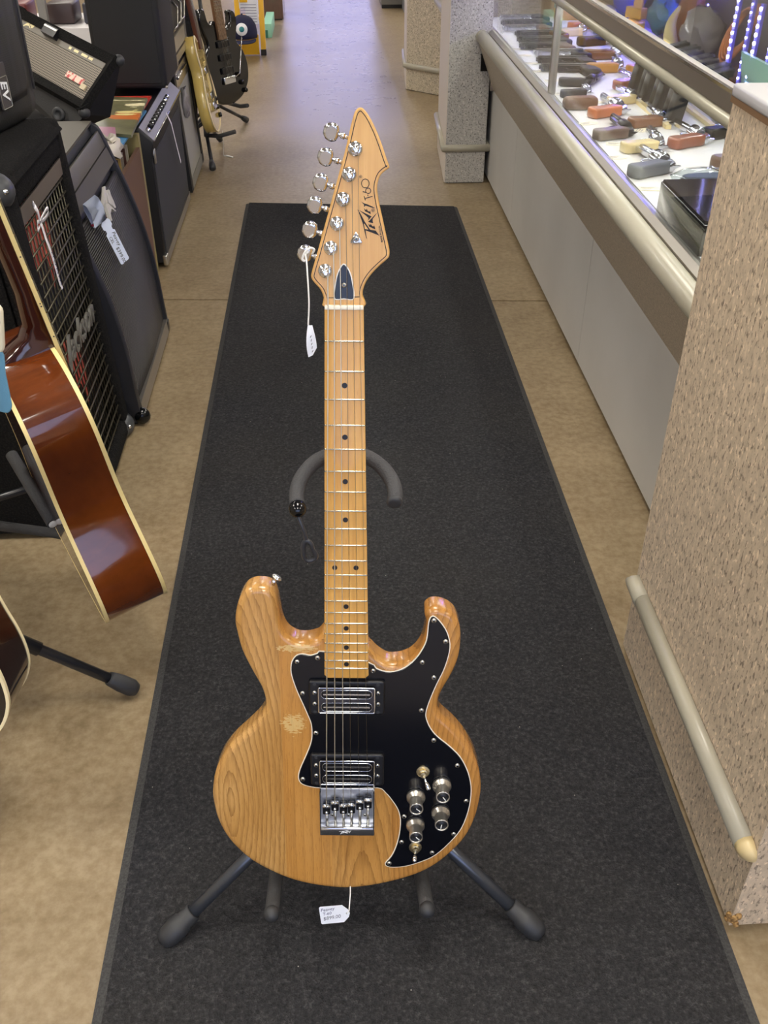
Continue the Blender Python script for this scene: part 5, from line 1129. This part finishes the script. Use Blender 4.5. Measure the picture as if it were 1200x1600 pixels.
# ================================================================== SHOWCASE CONTENTS
DZ = .6225
GUNK = mat('blued_steel', (22, 22, 26), .3, .35); CHR2 = mat('polished_steel', (214, 216, 224), .18, 1.0)
W_BR = mat('grip_walnut', (122, 76, 44), .3, coat=.5); W_OR = mat('grip_orange', (196, 108, 56), .3, coat=.5); W_CR = mat('grip_cream', (226, 204, 150), .3, coat=.4)
W_RD = mat('grip_redwood', (146, 84, 62), .3, coat=.5); W_GY = mat('grip_rubber', (92, 96, 104), .6); W_BK = mat('grip_black', (16, 16, 18), .5); W_DB = mat('grip_darkwood', (96, 72, 58), .4)
def revolver():
    t = thing('revolver', 'x', 'pistol')
    MB().rprism(catmull([(-.035, -.010), (.05, -.013), (.052, .016), (.035, .024), (-.005, .028), (-.035, .030)], 3), [(.002, .005), (0, .008), (0, .022), (.002, .025)]).build('frame', CHR2, t)
    MB().tube([(.048, -.006, .015), (.165, -.006, .015)], .0095, 12).bb(.05, .16, -.019, -.012, .011, .019).bb(.05, .14, .002, .012, .010, .020).bb(.15, .158, -.025, -.018, .0135, .0165).build('barrel', CHR2, t)
    c = MB().lathe([(.014, 0), (.0185, .003), (.0185, .040), (.015, .043)], 18, (.002, .002, .019), (1, 0, 0)).build('cylinder', CHR2, t)
    MB().tube(catmull([(-.004, .026, .015), (.004, .046, .015), (.024, .050, .015), (.036, .038, .015), (.036, .022, .015)], 4, False), .003, 8).build('trigger_guard', CHR2, t)
    MB().tube([(.012, .024, .015), (.010, .034, .015), (.015, .042, .015)], .002, 6).build('trigger', CHR2, t)
    MB().hexa([(-.040, -.010, .011), (-.03, -.012, .011), (-.03, .004, .011), (-.038, .004, .011), (-.048, -.018, .019), (-.040, -.020, .019), (-.03, .004, .019), (-.038, .004, .019)]).build('hammer', CHR2, t)
    gp = catmull([(-.034, .004), (-.006, .030), (-.014, .050), (-.022, .075), (-.026, .108), (-.040, .116), (-.062, .108), (-.070, .094), (-.060, .066), (-.052, .040), (-.046, .016)], 3)
    MB().rprism(gp, [(.006, 0.0), (.001, .003), (0, .008), (0, .022), (.001, .027), (.006, .030)]).build('grip', W_BR, t)
    return t
def autoloader():
    t = thing('autoloader', 'x', 'pistol')
    MB().rprism([(-.055, -.014), (.125, -.014), (.130, -.010), (.130, .012), (-.055, .012)], [(.003, .002), (0, .005), (0, .023), (.003, .026)], False).build('slide', GUNK, t)
    MB().rprism([(-.050, .012), (.118, .012), (.116, .024), (.03, .028), (-.048, .030)], [(.001, .004), (0, .006), (0, .022), (.001, .024)], False).build('frame', GUNK, t)
    MB().rprism([(-.050, .026), (-.002, .028), (-.018, .115), (-.068, .108)], [(.006, .0), (0, .004), (0, .024), (.006, .029)], True).build('grip', W_BK, t)
    MB().tube(catmull([(-.004, .030, .014), (.0, .052, .014), (.030, .054, .014), (.040, .040, .014), (.042, .026, .014)], 3, False), .003, 8).build('trigger_guard', GUNK, t)
    MB().tube([(.128, -.002, .014), (.136, -.002, .014)], .0075, 12).build('muzzle', GUNK, t)
    MB().bb(-.052, -.046, -.018, -.014, .010, .018).bb(.118, .123, -.018, -.014, .0125, .0155).build('sights', GUNK, t)
    return t
RV = revolver(); AU = autoloader()
used = {RV.name: False, AU.name: False}
def put(proto, M, label, mats, group='handguns on the showcase deck'):
    if not used[proto.name]:
        used[proto.name] = True; t = proto; t.matrix_world = M; t['label'] = label
        for c in t.children:
            k = c.name.split('.')[0]
            if k in mats: c.material_slots[0].link = 'OBJECT'; c.material_slots[0].material = mats[k]
    else: t = copy_tree(proto, M, label, mats)
    t['group'] = group; return t
def metal(m, grip): return dict(frame=m, barrel=m, cylinder=m, trigger_guard=m, trigger=m, hammer=m, slide=m, muzzle=m, sights=m, grip=grip)
def lay(proto, x, y, ang, label, m, grip, s=1.0, dz=0.0):
    # x, y is where the middle of the grip lies
    g = Vector((-.042, .065, 0))*s; R = Rz(ang); o = Vector((x, y, DZ+dz))-(R @ g)
    return put(proto, T(o) @ R @ Matrix.Scale(s, 4), label, metal(m, grip))
lay(RV, .838, 2.985, 96, 'revolver with orange wooden grip nearest the divider post', CHR2, W_OR, 1.0)
lay(RV, .792, 2.735, 92, 'revolver with dark walnut grip close to the front glass', GUNK, W_DB, .95)
lay(RV, .835, 2.600, 84, 'revolver with pale cream grip close to the front glass', CHR2, W_CR, .95)
lay(RV, .978, 2.640, 98, 'revolver with reddish wooden grip in the second row', CHR2, W_RD, 1.0)
lay(RV, .800, 2.385, 100, 'revolver with fat grey rubber grip beside the plastic bag', CHR2, W_GY, 1.05)
lay(RV, 1.035, 2.44, 92, 'revolver with brown-grey grip beside the end cabinet', CHR2, W_DB, 1.1)
lay(RV, .985, 3.62, 82, 'chrome revolver with amber grip behind the divider post', CHR2, mat('grip_amber', (190, 130, 50), .3), 1.05)
lay(RV, 1.03, 3.86, 75, 'chrome revolver lying slanted behind the amber-gripped one', CHR2, W_BR, 1.1)
lay(RV, 1.07, 4.14, 90, 'chrome revolver under the blue light at the back of the deck', CHR2, W_BK, 1.1)
lay(RV, 1.01, 3.36, 100, 'chrome revolver with reddish grip behind the farthest upright pistol', CHR2, W_RD, 1.0)
lay(RV, .830, 3.41, 62, 'small dark revolver flat just past the divider post', GUNK, W_BK, .85)
lay(RV, 1.12, 3.60, 90, 'chrome revolver with amber grip at the rear of the deck', CHR2, mat('grip_amber', (190, 130, 50)), 1.0)

lay(RV, .925, 2.86, 88, 'revolver with brown grip between the orange grip and the upright pistols', CHR2, W_BR, .95)
lay(RV, 1.105, 2.73, 95, 'chrome revolver with black grip in the third row', CHR2, W_BK, 1.0)
lay(RV, 1.03, 4.36, 84, 'chrome revolver with cream grip in the far half of the deck', CHR2, W_CR, 1.0)
lay(RV, 1.11, 4.52, 88, 'chrome revolver with orange grip at the far rear', CHR2, W_OR, 1.0)
lay(RV, .80, 3.245, 84, 'small chrome revolver with black grip at the foot of the divider post', CHR2, W_BK, .8)
lay(RV, .93, 3.14, 97, 'chrome revolver with pale grip in front of the upright pistols', CHR2, W_CR, .9)
# upright row of dark pistols
for i in range(7):
    M = T((1.055+.012*(i % 2), 2.86+i*.068, DZ+.118)) @ Rz(14) @ Ry(-8) @ Rx(-78)
    put(AU, M, ['nearest', 'second', 'third', 'fourth', 'fifth', 'sixth', 'farthest'][i]+' dark pistol in the upright row on the wooden rack', metal(GUNK, W_BK), 'upright dark pistols')
rkk = thing('pistol_rack', 'low wooden rack holding the upright row of dark pistols', 'rack', (1.02, 3.06, DZ))
for x in (-.03, .10): MB().bb(x-.008, x+.008, -.23, .29, 0, .012).build('rail', W_CR, rkk)
# far bay: dark pistols lying in a row, muzzles to the glass
fb = [(3.62, 'black', GUNK, W_BK), (3.76, 'black with a yellow band', GUNK, W_BK), (3.90, 'steel', CHR2, W_BK), (4.04, 'black', GUNK, W_DB), (4.18, 'black', GUNK, W_BK), (4.32, 'brown-gripped', GUNK, W_BR), (4.46, 'steel', CHR2, W_DB), (4.60, 'black', GUNK, W_BK), (4.74, 'steel', CHR2, W_BK)]
od = ['first', 'second', 'third', 'fourth', 'fifth', 'sixth', 'seventh', 'eighth', 'ninth']
for i, (y, nm, m, gp) in enumerate(fb):
    put(AU, T((.905+.015*((i*7) % 3), y+.03, DZ)) @ Rz(180+(i*37 % 9)-4), '%s pistol lying flat, %s past the divider post along the glass' % (nm, od[i]), metal(m, gp))
YB = mat('yellow_band', (220, 210, 60), .5)
# holsters, pouches, boxes, tags
LEA = mat('brown_leather', (110, 72, 40), .45, bump=(300, .3))
hl_ = MB().rprism(catmull([(-.05, -.02), (.03, -.025), (.05, 0), (.03, .025), (-.05, .022), (-.06, 0)], 4), [(.010, 0), (.002, .006), (0, .018), (.002, .030), (.010, .036)])
tag(hl_.build('leather_holster', LEA), 'round brown leather holster next to the orange-gripped revolver', 'holster').matrix_world = T((.795, 3.09, DZ)) @ Rz(5)
fbx = [(.80, 4.10, (176, 130, 84), 'tan'), (.80, 3.97, (120, 84, 62), 'brown'), (.80, 4.25, (104, 84, 70), 'dark brown'), (1.10, 4.46, (200, 160, 90), 'ochre'), (1.12, 4.62, (120, 180, 180), 'teal')]
for i, (x, y, rgb, nm) in enumerate(fbx[3:]):
    x, y = 1.12, 4.79
    b = thing('cartridge_box', '%s cardboard box at the far back of the showcase deck' % nm, 'box', (x, y, DZ+i*.043))
    MB().bb(-.06, .06, -.035, .035, 0, .038).build('tray', mat('card_'+nm, rgb, .6), b, .002); MB().bb(-.061, .061, -.036, .036, .026, .042).build('lid', mat('card_'+nm, rgb), b, .002)
# black presentation box near the end cabinet
pb = thing('pistol_box', 'glossy black box with white label against the front glass', 'box', (.745, 1.83, DZ))
MB().bb(0, .16, 0, .29, 0, .066).build('tray', BLACKG, pb, .002)
lidb = MB().hexa([(.002, .004, .066), (.158, .004, .066), (.158, .286, .066), (.002, .286, .066), (.004, .006, .072), (.156, .006, .072), (.156, .284, .072), (.004, .284, .072)]).build('lid', mat('smoky_lid', (30, 28, 30), .08), pb)
lbp = MB().bb(.008, .060, -.0008, .0, .038, .060).build('white_label', PAPER, pb)
lpm = MB()
for r_ in range(2):
    for i in range(7): lpm.bb(.012+i*.0062, .0165+i*.0062, -.0012, -.0008, .042+r_*.008, .0445+r_*.008)
lpm.build('label_print', INKD, pb)
tag(MB().rprism(rrect(.13, .06, .012, 4), [(.006, 0), (0, .006), (0, .03), (.006, .036)]).build('leather_holster', mat('brown_leather2', (112, 70, 48), .4)), 'brown leather pouch behind the glossy black box', 'holster').matrix_world = T((.85, 2.20, DZ)) @ Rz(8)
# clear zip bag with a dark pistol-shaped thing inside
zb = thing('zip_bag', 'clear zip-top plastic bag with dark contents beside the end cabinet', 'bag', (.93, 2.29, DZ))
zz = MB().sph((0, 0, .022), .07, 16, 8, (1.5, .75, .30)); jit(zz, .004, 5); zz.build('film', glass('plastic_film', (232, 238, 240)), zb)
MB().rprism(catmull([(-.07, -.02), (.05, -.025), (.08, 0), (.05, .025), (-.06, .02)], 3), [(.006, .006), (0, .012), (0, .022), (.006, .028)]).build('contents', mat('bag_contents', (70, 78, 84), .5), zb)
MB().bb(-.105, .08, -.062, -.048, .004, .006).build('zip_edge', mat('zip_white', (240, 244, 248), .4), zb)
# tags on the deck
tg_spots = [(.775, 2.91, 20), (.80, 2.68, -15), (.765, 2.55, 10), (.865, 2.50, 35), (.78, 2.28, -5), (.91, 2.83, 60), (1.0, 2.74, 25), (.78, 3.30, 5), (.86, 3.18, -30), (.79, 3.50, 0), (.765, 3.66, 8), (.765, 3.80, -6), (.765, 3.95, 3), (.765, 4.08, 0), (1.04, 2.36, 40)]
tp = MB().prism([(-.030, -.016), (.018, -.016), (.030, -.006), (.030, .006), (.018, .016), (-.030, .016)], 0, .0006).mesh('card'); tp.materials.append(mat('manila_tag', (246, 236, 210), .6))
tx = MB()
for i in range(3): tx.bb(-.024, .010-.006*i, .008-.007*i, .0095-.007*i, .0006, .0009)
tx = tx.mesh('writing'); tx.materials.append(INK)
tg_by = ['by the orange-gripped revolver', 'by the dark walnut grip', 'in front of the cream grip', 'below the reddish grip', 'by the grey rubber grip', 'near the upright pistol rack', 'behind the reddish grip', 'at the foot of the divider post', 'beside the round leather holster', 'at the first far-bay pistol', 'at the second far-bay pistol', 'at the third far-bay pistol', 'at the fourth far-bay pistol', 'at the fifth far-bay pistol', 'behind the clear zip bag']
for i, (x, y, a) in enumerate(tg_spots):
    t = thing('price_tag', 'small cream price tag lying '+tg_by[i], 'price tag', M=T((x, y, DZ+.0004)) @ Rz(a), group='deck price tags')
    link('card', tp, t); link('writing', tx, t)
# --- raised step along the back with clutter, seen through the glass top
stp_ = thing('display_riser', 'low grey riser along the back of the showcase', 'riser', (1.28, 2.0, DZ))
MB().bb(-.09, .08, -.4, 2.8, 0, .055).build('board', mat('riser_grey', (120, 114, 120), .6), stp_); MB().bb(-.094, -.09, -.4, 2.8, 0, .057).build('front_lip', STEEL, stp_)
RZ = DZ+.0555
def blob(name, label, cat, loc, r, scl, m, a=.012, seed=1):
    b = MB().sph((0, 0, r*scl[2]), r, 16, 11, scl); jit(b, a, seed)
    mn = min(p[2] for p in b.v); b.v = [(p[0], p[1], p[2]-mn) for p in b.v]
    o = tag(b.build(name, m), label, cat); o.location = loc; return o
blob('plastic_bag', 'crumpled blue plastic bag at the back of the showcase', 'bag', (1.27, 4.35, RZ), .075, (.8, 1.2, .9), mat('blue_film', (70, 80, 200), .25), .014, 3)
blob('plastic_bag', 'crumpled teal plastic bag behind the yellow blocks', 'bag', (1.30, 3.98, RZ), .07, (.7, 1.3, .9), mat('teal_film', (60, 120, 140), .25), .014, 6)
blob('plastic_bag', 'crumpled grey clear bag beside the light strips', 'bag', (1.27, 3.46, RZ), .085, (.8, 1.1, .95), mat('grey_film', (150, 142, 140), .2), .015, 8)
blob('leather_pouch', 'rust brown leather pouch at the back of the showcase', 'pouch', (1.30, 3.68, RZ), .065, (.7, 1.1, 1.5), mat('rust_leather', (150, 90, 50), .5), .008, 2)
blob('plastic_bag', 'dull purple-grey bag right of the mint acrylic sheet', 'bag', (1.27, 2.60, RZ), .075, (.8, 1.1, 1.0), mat('mauve_film', (126, 120, 140), .25), .012, 11)
yb = thing('toy_blocks', 'stack of yellow wooden blocks among the blue bags', 'blocks', (1.24, 4.12, RZ))
for i, (dx, dy, dz, a) in enumerate(((0, 0, 0, 10), (.01, .05, 0, -15), (.0, .02, .042, 30), (-.01, -.045, 0, 5), (0.0, .0, .084, -20))):
    MB().box((0, 0, .02), (.035, .085, .040)).xf(T((dx, dy, dz)) @ Rz(a)).build('block', mat('yellow_wood', (232, 180, 84), .5), yb, .003)
hn = thing('carved_horn', 'cream carved horn standing behind the front frame', 'ornament', (1.24, 3.60, RZ))
MB().tube(catmull([(0, 0, 0), (-.02, .02, .05), (-.015, .05, .10), (.01, .06, .15)], 4, False), [.028, .027, .026, .025, .024, .023, .021, .019, .017, .014, .011, .008, .004], 12).build('horn', mat('horn_cream', (226, 206, 140), .35), hn)
MB().lathe([(.034, 0), (.034, .012), (.028, .016)], 16).build('base', W_BR, hn)
co = thing('wire_coil', 'orange-brown coil of cable near the light strips', 'cable', (1.29, 3.16, RZ))
COP = mat('copper_cable', (206, 120, 52), .35)
for i in range(5):
    MB().tube([(.03*math.sin(t_*2*PI/20)+.006*i-.02, .075*math.cos(t_*2*PI/20)*(1-.06*i), .135+.075*math.sin(t_*2*PI/20)*(1-.05*i)+.006*i) for t_ in range(20)], .0045, 6, closed=True).build('loop', COP, co)
MB().lathe([(.05, 0), (.05, .05), (.03, .055)], 16).build('spool_foot', W_BR, co)
tr_ = thing('wooden_tray', 'tan wooden tray leaning at the back of the showcase', 'tray', (1.33, 2.80, RZ))
MB().bb(-.006, .006, -.12, .12, 0, .22).build('panel', mat('tan_ply', (190, 148, 92), .5), tr_); 
for z in (.004, .216): MB().bb(-.022, -.006, -.12, .12, z-.004, z+.004).build('edge', mat('tan_ply', (190, 148, 92)), tr_)
mp = tag(MB().bb(-.004, .004, -.10, .10, 0, .13).build('acrylic_sheet', mat('mint_acrylic', (160, 214, 190), .2)), 'pale mint acrylic panel right of the light strips', 'acrylic sheet'); mp.matrix_world = T((1.245, 2.86, RZ)) @ Ry(-12)
hb = thing('led_strip_or_reflection', 'horizontal blue LED strip under the back frame of the showcase', 'light strip', (1.345, 4.1, .925), group='LED strips')
MB().bb(-.012, .012, -.55, .55, .006, .014).build('channel', mat('led_channel_halo_tint', (92, 84, 200), .3), hb)
for k in range(28): MB().sph((0, -.53+k*.0393, .004), .006, 8, 6, (1, 1, .6)).build('led', mat('led_blue', (255, 255, 255), .3, emit=((110, 100, 255), LED_LIGHT*14)), hb)
# light strips on posts; small-chip ones are added copies standing in for glass reflections
LEDM = mat('led_chip', (255, 255, 255), .3, emit=((176, 172, 255), LED_LIGHT)); LEDB = mat('led_channel_halo_tint', (92, 84, 200), .3)  # channel's purple-blue colour carries the glow around the chips
for i, (x, y, nm) in enumerate(((1.235, 3.26, 'leftmost'), (1.245, 3.175, 'second'), (1.235, 3.085, 'third'), (1.245, 3.00, 'reflected copy, rightmost'))):
    s_ = thing('led_strip_or_reflection', '%s of the upright blue-white LED strips inside the showcase' % nm, 'light strip', (x, y-.165, RZ), group='LED strips')
    MB().bb(-.004, .004, -.011, .011, 0, .255).build('channel', LEDB, s_); MB().bb(-.02, .02, -.02, .02, 0, .008).build('foot', BLACKP, s_)
    for k in range(11): MB().sph((-.006, 0, .022+k*.022), .0055 if i % 2 == 0 else .0035, 8, 6, (.6, 1, 1)).build('led', LEDM, s_)
